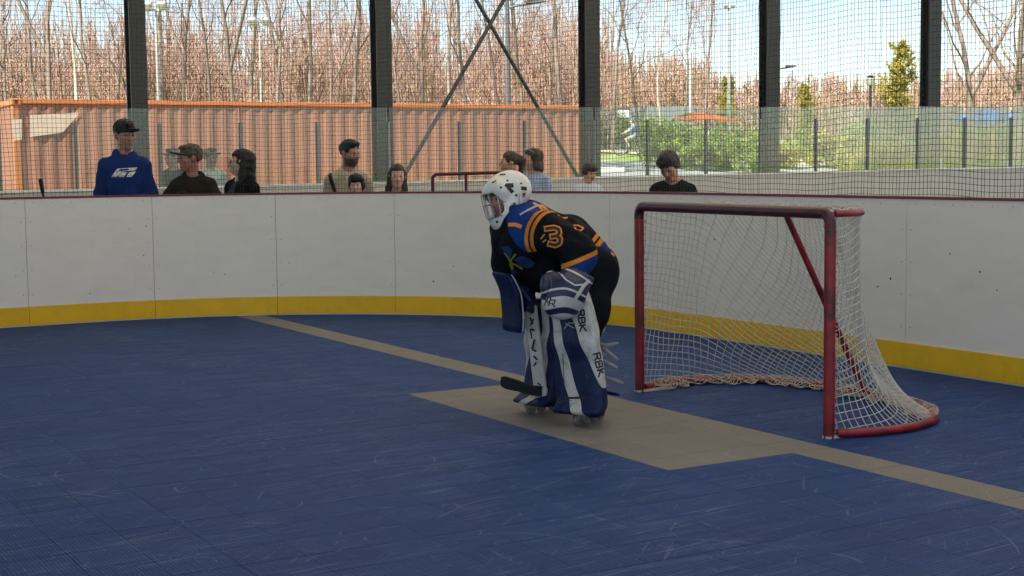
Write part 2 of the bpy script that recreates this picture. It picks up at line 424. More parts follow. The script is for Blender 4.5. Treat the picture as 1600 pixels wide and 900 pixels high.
floor = slab.build('floor', mat('slab', (0.05, 0.055, 0.07), 0.9)); tag(floor, kind='structure')
tb = MB().box((0, 0, -0.0065), (TS - 0.0028, TS - 0.0008, 0.013), bev=0.0012)
tile_me = {}
for nm, mm in (('blue', M_blue), ('grey', M_grey)):
    me = to_mesh('tile_' + nm, np.vstack(tb.v), tb.f); me.materials.append(mm); tile_me[nm] = me
cells = []
for i in range(-23, 36):
    for j in range(-62, 11):
        s_, t_ = S0 + (i + 0.5) * TS, T0 + (j + 0.5) * TS
        if s_ < SB - 0.05 or t_ > TB + 0.05 or s_ > 0.5: continue
        cs, ct = SB + RC, TB - RC
        if s_ < cs and t_ > ct and math.hypot(s_ - cs, t_ - ct) > RC + 0.12: continue
        p = st(s_, t_); v = p - CAM; d = v @ FW
        grey = (j == 0) or (0 <= i <= 10 and -3 <= j <= -1)
        vis = 0
        if d > 0.5:
            u = 800 + F_PX * (v @ RT) / d; w = 450 - F_PX * (v @ UP) / d
            if -25 < u < 1625 and w < 915: vis = 1 / d
        cells.append((vis, s_, t_, grey))
cells.sort(key=lambda q: -q[0])
big = 0
Vr, Fr, Mr = [], [], []
V0 = np.vstack(tb.v); rot = np.array([E1, E2, EZ])
lowf = [[24 + i for i in range(8)]] + [q for q in tb.f[2:]]
nr = 0
for vis, s_, t_, grey in cells:
    if vis > 0 and big < 300:
        o = bpy.data.objects.new('tile', tile_me['grey' if grey else 'blue']); link(o, floor)
        o.location = tuple(st(s_, t_)); o.rotation_euler = (0, 0, math.atan2(E1[1], E1[0])); big += 1
    else:
        Vr.append(V0 @ rot + st(s_, t_)); Fr += [[k + nr for k in q] for q in lowf]; Mr += [1 if grey else 0] * len(lowf); nr += len(V0)
tag(mobj('tile_field', np.vstack(Vr), Fr, [M_blue, M_grey], floor, midx=Mr), kind='stuff')

# ------------------------------------------------------------------ boards round the rink
LS = 13.0                                          # straight run of the side boards
LA = RC * math.pi / 2
def bpath(l, off=0.0):
    """arc length along the boards -> point and outward normal in the rink frame"""
    if l < LS: return np.array([SB - off, TB - RC - LS + l]), np.array([-1.0, 0])
    if l < LS + LA:
        a = (l - LS) / RC; n = np.array([-math.cos(a), math.sin(a)])
        return np.array([SB + RC, TB - RC]) + n * (RC + off), n
    return np.array([SB + RC + (l - LS - LA), TB + off]), np.array([0, 1.0])
def bpt(l, off, z):
    p, n = bpath(l, off); return st(p[0], p[1], z)
def find_l(x, y):
    best = None
    for l in np.arange(0, LS + LA + 14, 0.01):
        p = bpt(l, 0, 0); v = p - CAM; d = v @ FW
        if d < 1: continue
        u = 800 + F_PX * (v @ RT) / d
        if best is None or abs(u - x) < best[0]: best = (abs(u - x), l)
    return best[1]
L_REF = find_l(435, 493)
def strip(l0, l1, o0, o1, z0, z1, n=5):
    ls = np.linspace(l0, l1, n + 1); V = []
    for l in ls: V += [bpt(l, o0, z0), bpt(l, o1, z0), bpt(l, o1, z1), bpt(l, o0, z1)]
    Fc = [[0, 1, 2, 3], [n * 4 + 3, n * 4 + 2, n * 4 + 1, n * 4]]
    for i in range(n):
        for k in range(4): a, b = i * 4 + k, i * 4 + (k + 1) % 4; Fc.append([a, a + 4, b + 4, b])
    return V, Fc
M_board = mat('board_white', (0.70, 0.645, 0.58), 0.42, var=0.035, scale=3.0, dirt=0.12, dirt_col=(0.4, 0.38, 0.36), dscale=2.0, stretch=(1, 1, 3), spec=0.4)
M_kick = mat('kick_yellow', (0.72, 0.41, 0.004), 0.5, var=0.06, scale=4.0, dirt=0.18, dirt_col=(0.28, 0.17, 0.03), dscale=5.0)
M_cap = mat('cap_red', (0.16, 0.018, 0.03), 0.45, var=0.2)
M_dark = mat('dark_steel', (0.02, 0.02, 0.022), 0.55)
M_screw = mat('screw_grey', (0.16, 0.155, 0.15), 0.5, metal=0.3)
BH, KH, PW = 1.205, 0.187, 1.2
boards = empty('rink_boards', st(SB + RC, TB))
tag(boards, 'curved white hockey boards with yellow kick plate and dark red cap rail', 'rink boards')
OB = boards.location
OBv = np.array(OB)
def b_add(name, VF, m, parent=None, loc=OBv):
    mb = MB(); mb.add(*VF); return mb.build(name, m, parent or boards, loc=loc)
k_lo = int(-(L_REF) / PW); k_hi = int((LS + LA + 11 - L_REF) / PW)
screw_box = MB()
scuff = np.random.default_rng(3)
M_scuff = mat('scuff_mark', (0.05, 0.05, 0.055), 0.7)
for k in range(k_lo, k_hi):
    l0, l1 = L_REF + k * PW, L_REF + (k + 1) * PW
    g = 0.0018
    pn = b_add('board_panel', strip(l0 + g, l1 - g, 0.0, 0.014, 0.0, BH, 6), M_board)
    kp = b_add('kick_plate', strip(l0 + g, l1 - g, -0.012, -0.0005, 0.014, KH, 6), M_kick)
    sc = MB()
    def dot(l, z, off, r=0.0055):
        p, n = bpath(l, off); c = st(p[0], p[1], z); nn = st(n[0], n[1])
        sc.tube([c + nn * 0.004, c - nn * 0.0015], [r, r * 0.8], 6)
    for z in (0.3, 0.53, 0.76, 0.99):
        dot(l0 + 0.042, z, 0.0); dot(l1 - 0.042, z, 0.0)
    for i in range(7): dot(l0 + PW * (i + 0.5) / 7, BH - 0.035, 0.0, 0.005)
    tag(sc.build('screw_row', M_screw, pn, loc=OBv), kind='stuff')
    sc = MB()
    for i in range(6):
        dot(l0 + PW * (i + 0.5) / 6, 0.05, -0.012, 0.0045); dot(l0 + PW * (i + 0.5) / 6, 0.14, -0.012, 0.0045)
    tag(sc.build('screw_row', M_screw, kp, loc=OBv), kind='stuff')
    sc = MB(); ns = scuff.integers(1, 6)
    for i in range(ns): dot(l0 + scuff.random() * PW, 0.25 + scuff.random() ** 1.4 * 0.85, 0.0, 0.005 + 0.007 * scuff.random() ** 2)
    tag(sc.build('puck_mark', M_scuff, pn, loc=OBv), kind='stuff')
L0, L1 = L_REF + k_lo * PW, L_REF + k_hi * PW
for a, b in zip(np.linspace(L0, L1, 6)[:-1], np.linspace(L0, L1, 6)[1:]):
    b_add('cap_rail', strip(a, b, -0.006, 0.075, BH + 0.001, BH + 0.02, 28), M_cap)
    b_add('light_block_sheet', strip(a, b, 0.0145, 0.06, 0.0, BH, 28), M_dark)  # dark sheet added behind the panels to stop light leaking through the gaps

# ------------------------------------------------------------------ black safety netting above the boards
NET_TOP = 5.2
lines = []
nr2 = np.random.default_rng(11)
l = L_REF - 7.5; verts_l = []
while l < L1 - 0.1:
    x = l - L_REF
    verts_l.append(l); l += 0.0425 if x < -1.2 else (0.031 if x < 3.0 else 0.036)
zz = np.linspace(BH + 0.015, NET_TOP, 22)
def sag(l, z): return 0.05 + 0.02 * math.sin(l * 1.7) * math.sin(z * 1.1 + l * 0.4) + 0.008 * math.sin(l * 5.3 + z * 2)
def slump(l, z): return 0.012 * math.sin(l * 2.3 + z) + 0.006 * math.sin(l * 7.1)
for i, l in enumerate(verts_l):
    ph = 0.006 * nr2.normal()
    lines.append([bpt(l + ph * math.sin(z * 3 + i) + 0.01 * math.sin(z * 2.1 + l), sag(l, z), z) for z in zz])
zs = np.arange(BH + 0.02, NET_TOP, 0.0435)
hl = np.arange(verts_l[0], verts_l[-1], 0.16)
for z in zs: lines.append([bpt(l, sag(l, z), z + slump(l, z)) for l in hl])
Vn, Fn = strands(lines, 0.0020, 3)
nt_loc = bpt(L_REF + 3, 0.05, BH)
net_o = mobj('safety_netting', Vn, Fn, mat('net_black', (0.012, 0.012, 0.012), 0.7), loc=nt_loc)
tag(net_o, 'black square mesh safety netting rising from the white rink boards', 'netting')

# ------------------------------------------------------------------ outer boards with glass, along the building edge
SF = -21.3                                          # plane of the outer boards
M_steelgrey = mat('stanchion_grey', (0.20, 0.225, 0.23), 0.5, metal=0.2, var=0.1)
def glass_mat():
    m, t = newmat('dusty_glass')
    tc = t.n('TexCoord').outputs['Object']
    nz = t.n('TexNoise', Vector=tc, Scale=1.6, Detail=5.0, Roughness=0.6).outputs[0]
    body = t.n('MixShader', i0=t.math('ADD', 0.035, t.math('MULTIPLY', nz, 0.07)), i1=t.n('BsdfTransparent', Color=(0.90, 0.95, 0.93, 1)), i2=t.n('BsdfTranslucent', Color=(0.72, 0.78, 0.8, 1)))
    gl = t.n('BsdfGlossy', Color=(1, 1, 1, 1), Roughness=0.03)
    fr = t.n('Fresnel', IOR=1.45)
    t.out(t.n('MixShader', i0=t.math('MULTIPLY', fr, 0.8), i1=body, i2=gl)); return m
M_glass = glass_mat()
post_px = [-130, 0, 120, 252, 378, 498, 609, 720, 822, 930, 1014, 1105, 1190, 1277, 1358, 1436, 1510, 1582, 1652, 1720]
def z_base(t_): return zA + (zB - zA) * (t_ - tA) / (tB - tA)
pA, pB = at_s(60, 297, SF), at_s(1600, 260, SF)
tA, tB, zA, zB = pA @ E2, pB @ E2, pA[2], pB[2]
zA, zB = zA, zB
pt = [at_s(x, 240, SF) @ E2 for x in post_px]
pt = [pt[0] - 1.25 * k for k in (3, 2, 1)] + pt + [pt[-1] + 1.25 * k for k in (1, 2, 3, 4)]
qA, qB = at_s(60, 169.5, SF)[2], at_s(1590, 166, SF)[2]
def z_gl(t_): return np.interp(t_, [tA, tB], [qA, qB])
print('outer boards z', zA, zB, 'glass', qA, qB, 'post spacing', np.diff(pt).round(2))
ob_loc = st(SF, 8, 0)
outer = empty('outer_boards', ob_loc)
tag(outer, 'long white outer boards topped with clear glass panes and grey posts', 'rink boards')
M_wboard = mat('outer_white', (0.44, 0.43, 0.40), 0.5, var=0.05, dirt=0.15)
def prism_t(t0, t1, s0, s1, zlo0, zlo1, zhi0, zhi1):
    P = [st(s0, t0, zlo0), st(s1, t0, zlo0), st(s1, t1, zlo1), st(s0, t1, zlo1), st(s0, t0, zhi0), st(s1, t0, zhi0), st(s1, t1, zhi1), st(s0, t1, zhi1)]
    return P, [[0, 3, 2, 1], [4, 5, 6, 7], [0, 1, 5, 4], [1, 2, 6, 5], [2, 3, 7, 6], [3, 0, 4, 7]]
for i in range(len(pt) - 1):
    a, b = pt[i], pt[i + 1]; ga, gb = a + 0.02, b - 0.02
    MB().add(*prism_t(a + 0.002, b - 0.002, SF - 0.1, SF + 0.02, 0, 0, z_base(a) - 0.03, z_base(b) - 0.03)).build('board_panel', M_wboard, outer, loc=ob_loc)
    MB().add(*prism_t(ga, gb, SF - 0.046, SF - 0.034, z_base(ga) - 0.02, z_base(gb) - 0.02, z_gl(ga), z_gl(gb))).build('glass_pane', M_glass, outer, loc=ob_loc)
for i, t_ in enumerate(pt):
    hz = z_gl(t_) - 0.22
    mb = MB(); mb.box(st(SF - 0.04, t_, (z_base(t_) + hz) / 2), (0.06, 0.045, hz - z_base(t_)), np.array([E1, E2, EZ]), bev=0.006)
    mb.build('post', M_steelgrey, outer, loc=ob_loc)
MB().add(*prism_t(pt[0], pt[-1], SF - 0.13, SF + 0.05, z_base(pt[0]) - 0.029, z_base(pt[-1]) - 0.029, z_base(pt[0]), z_base(pt[-1]))).build('ledge', mat('ledge_white', (0.72, 0.72, 0.7), 0.4), outer, loc=ob_loc)

# ------------------------------------------------------------------ steel columns, cross brace, roof
SCOL = -22.2
M_col = mat('column_black', (0.016, 0.017, 0.019), 0.4, var=0.2, scale=2.0, spec=0.5)
col_lab = ['black steel column behind the man in the blue hoodie', 'black steel column left of the cross brace, behind the bearded man',
           'black steel column at the right end of the orange container', 'black steel column right of the tall floodlight pole',
           'rightmost black steel column, left of the blue canopy']
col_x = [215, 597, 921, 1202, 1453]
col_t = []
for x, lab in zip(col_x, col_lab):
    p = at_s(x, 170, SCOL); t_ = p @ E2; col_t.append(t_); c = st(SCOL, t_, 0)
    e = empty('steel_column', c); tag(e, lab, 'column', 'black steel columns along the outer boards')
    ax = np.array([E1, E2, EZ]); w = 0.27 * np.linalg.norm(p[:2]) / 24.5 * 1.0
    wv = 27 / F_PX * p[1] / (math.cos(RA) * 1.0 + 0.18)
    MB().box(c + E1 * 0.115 + EZ * 4, (0.022, wv, 8.0), ax).build('flange', M_col, e, loc=c)
    MB().box(c - E1 * 0.115 + EZ * 4, (0.022, wv, 8.0), ax).build('flange', M_col, e, loc=c)
    MB().box(c + EZ * 4, (0.205, 0.02, 8.0), ax).build('web', M_col, e, loc=c)
    bp = MB().box(c + EZ * 0.015, (0.42, 0.42, 0.03), ax)
    for i in (-1, 1):
        for j in (-1, 1): bp.cyl(c + E1 * 0.165 * i + E2 * 0.165 * j + EZ * 0.03, c + E1 * 0.165 * i + E2 * 0.165 * j + EZ * 0.08, 0.015, 6)
    bp.build('base_plate', M_col, e, loc=c)
M_brace = mat('brace_steel', (0.06, 0.065, 0.07), 0.35, metal=0.5, var=0.2)
cb = st(SCOL, (col_t[1] + col_t[2]) / 2)
e = empty('cross_brace', cb); tag(e, 'X shaped steel cross brace between two black columns', 'brace')
for (x0, y0, x1, y1, off) in ((634, 268, 766, 35, 0.035), (907, 281, 766, 35, -0.035)):
    a, b = at_s(x0, y0, SCOL), at_s(x1, y1, SCOL); d = b - a; lo = a - d * (a[2] - 0.25) / d[2]; hi = a + d * (7.6 - a[2]) / d[2]
    mb = MB(); mb.tube([lo + E1 * off, hi + E1 * off], 0.034, 10); mb.box(lo + E1 * off, (0.02, 0.3, 0.3), np.array([E1, E2, EZ]))
    mb.build('brace_rod', M_brace, e, smooth=True, loc=cb)
def roof_mat(tr=None):
    m, t = newmat('light_tuned_roof')
    sh = t.n('MixShader', i0=ROOF_T if tr is None else tr, i1=t.n('BsdfDiffuse', Color=(0.75, 0.75, 0.74, 1)), i2=t.n('BsdfTranslucent', Color=(0.97, 0.90, 0.78, 1)))
    t.out(sh); return m
ROOF_T = 0.56; ROOF_S = 1.5  # roof translucency and edge chosen for the light they let in
rl = st(-4, 0, 8.0)
roof = empty('roof', rl); tag(roof, kind='structure')
rm = roof_mat()
rm2 = roof_mat(0.07)
for k in range(9):          # unseen roof bays between the rafters, translucency made up to steer the light
    t0, t1 = -45 + k * 8, -37 + k * 8
    MB().add(*prism_t(t0 + 0.02, t1 - 0.02, -23.6, ROOF_S, 8.05, 8.05, 8.06, 8.06)).build('light_tuned_bay', rm if t0 > 2.5 else rm2, roof, loc=rl)
    MB().box(st((ROOF_S - 23.6) / 2, t0, 7.86), (ROOF_S + 23.5, 0.2, 0.36), np.array([E1, E2, EZ])).build('rafter', M_col, roof, loc=rl)

# ================================================================== HOCKEY GOAL
M_red = mat('goal_red', (0.22, 0.011, 0.02), 0.38, var=0.35, scale=9.0, dirt=0.95, dirt_col=(0.012, 0.008, 0.010), dscale=5.0)
M_redfresh = mat('goal_red_top', (0.06, 0.008, 0.014), 0.4, var=0.4, scale=12, dirt=0.9, dirt_col=(0.012, 0.009, 0.011), dscale=4.0)
M_twine = mat('net_twine', (0.54, 0.505, 0.445), 0.85, var=0.15, scale=20)
GS, GT = -6.85, 5.405
g0 = st(GS, GT)
goal = empty('hockey_goal', g0)
tag(goal, 'red hockey goal frame with white twine net behind the goalie', 'hockey goal')
def gp(a, b, z): return st(GS + a + 0.048 * b, GT + b - 0.048 * a, z)
PR = 0.031; HW = 0.945; HT = 1.235
def arc(c, r, a0, a1, n=7): return [(c[0] + r * math.cos(a0 + (a1 - a0) * i / (n - 1)), c[1] + r * math.sin(a0 + (a1 - a0) * i / (n - 1))) for i in range(n)]
for sg in (-1, 1):
    MB().tube([gp(sg * HW, 0, z) for z in (0.0, 0.3, 0.6, 0.9, 1.12)], PR, 16).build('post', M_red, goal, True, loc=g0)
cr = [gp(-HW, 0, 1.1205)] + [gp(x, 0, z) for x, z in arc((-HW + 0.06, HT - PR - 0.06), 0.06, math.pi, math.pi / 2)]
cr += [gp(x, 0, z) for x, z in arc((HW - 0.06, HT - PR - 0.06), 0.06, math.pi / 2, 0)] + [gp(HW, 0, 1.1205)]
MB().tube(cr, PR + 0.001, 16).build('crossbar', M_redfresh, goal, True, loc=g0)
def smooth_path(P, n):
    P = np.asarray(P, float); d = np.concatenate([[0], np.cumsum(np.linalg.norm(np.diff(P, axis=0), axis=1))])
    t = np.linspace(0, d[-1], n); Q = np.stack([np.interp(t, d, P[:, i]) for i in range(P.shape[1])], 1)
    for _ in range(12): Q[1:-1] = Q[1:-1] * 0.5 + (Q[:-2] + Q[2:]) * 0.25
    return Q
half = [(0.945, 0.0), (1.03, 0.25), (1.03, 0.5), (0.93, 0.76), (0.72, 0.96), (0.4, 1.06), (0, 1.08)]
basep = smooth_path(half[:-1] + [(-x, y) for x, y in half[::-1]], 160)
htop = [(0.945, 0.0), (0.915, 0.16), (0.83, 0.32), (0.66, 0.41), (0.3, 0.43), (0, 0.43)]
topp = smooth_path(htop[:-1] + [(-x, y) for x, y in htop[::-1]], 160)
MB().tube([gp(x, y, 0.024) for x, y in basep[2:-2]], 0.024, 10).build('base_rail', M_red, goal, True, loc=g0)
MB().tube([gp(x, y, HT - 0.035) for x, y in topp[2:-2]], 0.02, 10).build('top_rail', M_red, goal, True, loc=g0)
MB().tube([gp(0, 0.43, HT - 0.05), gp(0, 1.06, 0.04)], 0.02, 10).build('back_brace', M_red, goal, True, loc=g0)
M_plate = mat('plate_white', (0.5, 0.48, 0.46), 0.5)
for sg in (-1, 1): MB().box(gp(sg * HW, 0.10, 0.006), (0.05, 0.26, 0.012), np.array([E1, E2, EZ])).build('foot_plate', M_plate, goal, loc=g0)
# net surface
Lb = np.linalg.norm(np.diff(basep, axis=0), axis=1).sum(); NH = HT - 0.03
nrn = np.random.default_rng(5)
wob = nrn.random(8) * 6
def net_pt(u, z):
    f = np.clip(u, 0, 1) * (len(basep) - 1); i = np.minimum(f.astype(int), len(basep) - 2); w = (f - i)[:, None]
    b = basep[i] * (1 - w) + basep[i + 1] * w; t = topp[i] * (1 - w) + topp[i + 1] * w
    g = (1 - np.exp(-z / 0.20)) / (1 - math.exp(-NH / 0.20)); g = g + 0.05 * np.sin(np.pi * z / NH)
    cw = 1 - sm(0.12, 0.62, np.abs(u - 0.5) * 2); g = g * (1 - cw) + cw * (z / NH - 0.06 * np.sin(np.pi * z / NH))
    P = b * (1 - g[:, None]) + t * g[:, None]
    bel = np.sin(np.pi * u) * 0.035 * np.sin(u * 17 + wob[0] + z * 2) * np.sin(np.pi * np.clip(z / NH, 0, 1))
    c = P - np.array([0, 0.2]); c /= np.linalg.norm(c, axis=1)[:, None] + 1e-9
    P = P + c * bel[:, None]
    return np.stack([P[:, 0], P[:, 1], z * NH / NH + 0.02], 1)
def mslope(u): 
    b = np.abs(u - 0.5) * 2; return 0.16 + 0.80 * (1 - sm(0.42, 0.72, b))
U = np.linspace(0, 1, 400); Mi = np.concatenate([[0], np.cumsum(mslope((U[1:] + U[:-1]) / 2) * np.diff(U))]) * Lb * 0.85
pit = 0.043
lines = []
for c in np.arange(-Mi[-1], NH, pit * 1.05):
    z = c + Mi + 0.006 * np.sin(U * 40 + c * 9); ok = (z >= 0) & (z <= NH)
    if ok.sum() > 3: lines.append(net_pt(U[ok][::2], z[ok][::2]))
for u0 in np.arange(0, 1.5, pit / Lb * 1.15):
    u = u0; zs_, us_ = [], []
    for z in np.linspace(0, NH, 60):
        if 0 <= u <= 1: zs_.append(z); us_.append(u + 0.002 * math.sin(z * 20 + u0 * 60))
        u -= mslope(np.array([min(max(u, 0), 1)]))[0] * (NH / 59) / Lb
    if len(zs_) > 2: lines.append(net_pt(np.array(us_), np.array(zs_)))
    
tn = []
for a in np.linspace(0.0, 1.0, 56):          # top netting, crossbar to top rail
    i = int(a * 159); x, y = topp[i]; tn.append([(x * 1.0, max(y, 0.001) * w, HT - 0.012 - 0.025 * math.sin(math.pi * w)) for w in np.linspace(0, 1, 6)])
for w in np.linspace(0.08, 1, 9): tn.append([(topp[i][0], topp[i][1] * w, HT - 0.012 - 0.025 * math.sin(math.pi * w) + 0.006 * math.sin(i * 0.7)) for i in range(0, 160, 2)])
def to_world(L): return [np.array([gp(*q) for q in l]) for l in L]
Vn, Fn = strands(to_world(lines) + to_world(tn), 0.0025, 4)
tag(mobj('net', Vn, Fn, M_twine, goal, loc=g0), kind='stuff')
# loose netting bunched on the floor along the inside of the base rail and lacing on the rail and posts
bl = []
def bunch(i, v):              # crumpled strip of netting lying inside the back of the base rail
    k = min(max(i, 0), 158.99); j = int(k); w = k - j; x, y = basep[j] * (1 - w) + basep[j + 1] * w; cx, cy = x, y - 0.2; q = math.hypot(cx, cy)
    o = -0.02 + v * (0.13 + 0.05 * math.sin(i * 0.31) + 0.03 * math.sin(i * 0.83 + 2)); z = 0.012 + 0.045 * (1 - v) ** 2 + (0.018 + 0.018 * math.sin(i * 1.1 + v * 5)) * (0.6 + 0.4 * math.sin(i * 0.47 + v * 9)) * v
    j2 = 0.006 * math.sin(i * 5.1 + v * 11)
    return (x - cx / q * o + j2, y - cy / q * o - j2, z)
for c in np.arange(30, 168, 1.7):
    for sl in (5.0, -5.0):
        L_ = [bunch(c + sl * (v - 0.5) + 0.5 * math.sin(v * 9 + c), v) for v in np.linspace(0, 1, 9) if 34 < c + sl * (v - 0.5) < 154]
        if len(L_) > 2: bl.append(L_)
for v in (0.0, 0.5, 1.0): bl.append([bunch(i, v) for i in np.arange(35, 154, 0.8)])
for sg in (-1, 1):
    for z in np.arange(0.05, 1.12, 0.042):
        bl.append([(sg * (HW + 0.036 * math.cos(a)), 0.006 + 0.036 * math.sin(a), z + 0.004 * a) for a in np.linspace(0.2, 2.9, 7)])
M_twined = mat('net_twine_dirty', (0.44, 0.36, 0.30), 0.9, var=0.3, scale=14)
Vn, Fn = strands(to_world(bl), 0.003, 4)
tag(mobj('net_lacing', Vn, Fn, M_twined, goal, loc=g0), kind='stuff')

# ================================================================== BACKGROUND
ORD = ['first', 'second', 'third', 'fourth', 'fifth', 'sixth', 'seventh', 'eighth', 'ninth', 'tenth', 'eleventh', 'twelfth', 'thirteenth', 'fourteenth', 'fifteenth', 'sixteenth', 'seventeenth', 'eighteenth', 'nineteenth', 'twentieth',
       'twenty-first', 'twenty-second', 'twenty-third', 'twenty-fourth', 'twenty-fifth', 'twenty-sixth', 'twenty-seventh', 'twenty-eighth', 'twenty-ninth', 'thirtieth', 'thirty-first', 'thirty-second', 'thirty-third', 'thirty-fourth']
# ---- orange shipping container
SCN = -28.6
M_cont = mat('container_orange', (0.29, 0.12, 0.076), 0.6, var=0.12, scale=1.2, dirt=0.25, dirt_col=(0.25, 0.08, 0.04), dscale=1.5, stretch=(1, 1, 0.3))
M_contr = mat('container_rail', (0.44, 0.15, 0.05), 0.5, var=0.12, scale=2)
tL, tR = at_s(21, 200, SCN) @ E2, at_s(911, 200, SCN) @ E2
zT = at_s(400, 158.5, SCN)[2]; print('container length', tR - tL, 'top', zT)
zT = 2.78 if abs(zT - 2.78) > 0.5 else zT
c0 = st(SCN - 1.2, (tL + tR) / 2)
cont = empty('shipping_container', c0); tag(cont, 'long orange corrugated shipping container beyond the outer glass', 'container')
AX = np.array([E1, E2, EZ])
def corrugated(sA, t0, t1, z0, z1, along='t'):
    P = []; pitch = 0.278; n = int((t1 - t0) / pitch); pts = []
    for i in range(n):
        a = t0 + (t1 - t0) * i / n; w = (t1 - t0) / n
        pts += [(a, 0), (a + w * 0.26, 0), (a + w * 0.5, -0.024), (a + w * 0.76, -0.024)]
    pts.append((t1, 0)); V, Fc = [], []
    for z in (z0, z1):
        for a, o in pts: V.append(st(sA + o, a, z) if along == 't' else st(a, sA - o, z))
    m = len(pts)
    for i in range(m - 1): Fc.append([i, i + 1, m + i + 1, m + i])
    return V, Fc
MB().add(*corrugated(SCN - 0.02, tL + 0.1, tR - 0.1, 0.12, zT - 0.09)).build('side_panel', M_cont, cont, loc=c0)
MB().add(*corrugated(tL + 0.03, SCN - 2.34, SCN - 0.1, 0.12, zT - 0.09, 's')).build('end_panel', M_cont, cont, loc=c0)
for s_, t_ in ((SCN - 0.06, tL + 0.06), (SCN - 0.06, tR - 0.06), (SCN - 2.38, tL + 0.06), (SCN - 2.38, tR - 0.06)):
    po = MB().box(st(s_, t_, zT / 2), (0.12, 0.12, zT - 0.24), AX).build('corner_post', M_contr, cont, loc=c0)
    cc = MB(); cc.box(st(s_, t_, zT - 0.058), (0.17, 0.18, 0.118), AX, bev=0.012); cc.box(st(s_, t_, 0.0585), (0.17, 0.18, 0.117), AX, bev=0.012)
    cc.build('corner_casting', M_contr, po, loc=c0)
    hl_ = MB(); hl_.box(st(s_ + 0.086, t_, zT - 0.058), (0.004, 0.06, 0.075), AX, bev=0.001); hl_.build('casting_hole', M_dark, po, loc=c0)
for s_ in (SCN - 0.03, SCN - 2.38):
    MB().box(st(s_, (tL + tR) / 2, zT - 0.045), (0.07, tR - tL - 0.3, 0.075), AX, bev=0.006).build('top_rail', M_contr, cont, loc=c0)
    MB().box(st(s_, (tL + tR) / 2, 0.07), (0.07, tR - tL - 0.3, 0.12), AX).build('bottom_rail', M_contr, cont, loc=c0)
for t_ in (tL + 0.06, tR - 0.06): MB().box(st(SCN - 1.22, t_, zT - 0.06), (2.1, 0.1, 0.1), AX).build('end_rail', M_contr, cont, loc=c0)
MB().box(st(SCN - 1.22, (tL + tR) / 2, zT - 0.02), (2.2, tR - tL - 0.3, 0.02), AX).build('roof_panel', M_contr, cont, loc=c0)
MB().add(*corrugated(tR - 0.03, SCN - 2.34, SCN - 0.1, 0.12, zT - 0.09, 's')).build('end_panel', M_cont, cont, loc=c0)
# glass reflections painted as pale sheets at the left end of the side
pn = MB()
for (x0, y0, x1, y1, x2, y2, x3, y3) in ((47, 180, 125, 176, 98, 207, 47, 214), (18, 186, 34, 186, 34, 218, 22, 220)):
    q = [at_s(x, y, SCN + 0.004) for x, y in ((x0, y0), (x1, y1), (x2, y2), (x3, y3))]; pn.prism(q, -E1 * 0.003)
pn.build('painted_reflection', mat('reflection_tone', (0.62, 0.46, 0.36), 0.5, var=0.1), cont, loc=c0)

# ---- bare spring trees
def bark(name, c): return mat(name, c, 0.9, var=0.3, scale=9, bump=0.3, bscale=25, stretch=(1, 1, 0.25))
M_bark = bark('bark_brown', (0.25, 0.195, 0.155)); M_barkd = bark('bark_dark', (0.19, 0.145, 0.115)); M_birch = bark('bark_pale', (0.5, 0.44, 0.36))
M_twig = mat('twig', (0.36, 0.24, 0.19), 0.9, var=0.25, scale=2)
M_bud = mat('bud_red', (0.62, 0.33, 0.295), 0.8, var=0.25, scale=0.6, col2=(0.68, 0.46, 0.40), trans=0.5)
M_budg = mat('bud_green', (0.34, 0.32, 0.05), 0.8, var=0.3, scale=0.6, col2=(0.42, 0.36, 0.09), trans=0.4)
M_budt = mat('bud_tan', (0.54, 0.39, 0.29), 0.8, var=0.3, scale=0.6, col2=(0.62, 0.46, 0.36), trans=0.45)
def tubes(segs, n):
    S_ = np.array([(*a, *b, ra, rb) for a, b, ra, rb in segs]); A, B, ra, rb = S_[:, :3], S_[:, 3:6], S_[:, 6], S_[:, 7]
    D = B - A; D /= np.linalg.norm(D, axis=1)[:, None] + 1e-9
    ref = np.where(np.abs(D[:, 2:3]) < 0.9, [[0, 0, 1.0]], [[1.0, 0, 0]])
    P = np.cross(ref, D); P /= np.linalg.norm(P, axis=1)[:, None]; Q = np.cross(D, P)
    an = np.arange(n) * 2 * math.pi / n; c, s_ = np.cos(an)[None, :, None], np.sin(an)[None, :, None]
    o = P[:, None] * c + Q[:, None] * s_
    V = np.concatenate([A[:, None] + o * ra[:, None, None], B[:, None] + o * rb[:, None, None]], 1).reshape(-1, 3)
    k = np.arange(n); k2 = (k + 1) % n
    Fc = (np.arange(len(segs))[:, None, None] * 2 * n + np.stack([k, k2, k2 + n, k + n], -1)[None]).reshape(-1, 4)
    return V, Fc
def leaf_quads(P, size, r):
    n = len(P); a = r.normal(size=(n, 3)); a /= np.linalg.norm(a, axis=1)[:, None]; b = r.normal(size=(n, 3)); b -= a * (a * b).sum(1)[:, None]; b /= np.linalg.norm(b, axis=1)[:, None]
    s1 = (size * (0.6 + 0.8 * r.random(n)))[:, None]; s2 = s1 * (0.5 + 0.4 * r.random(n))[:, None]
    V = np.stack([P - a * s1, P - b * s2, P + a * s1, P + b * s2], 1).reshape(-1, 3)
    return V, np.arange(4 * n).reshape(-1, 4)
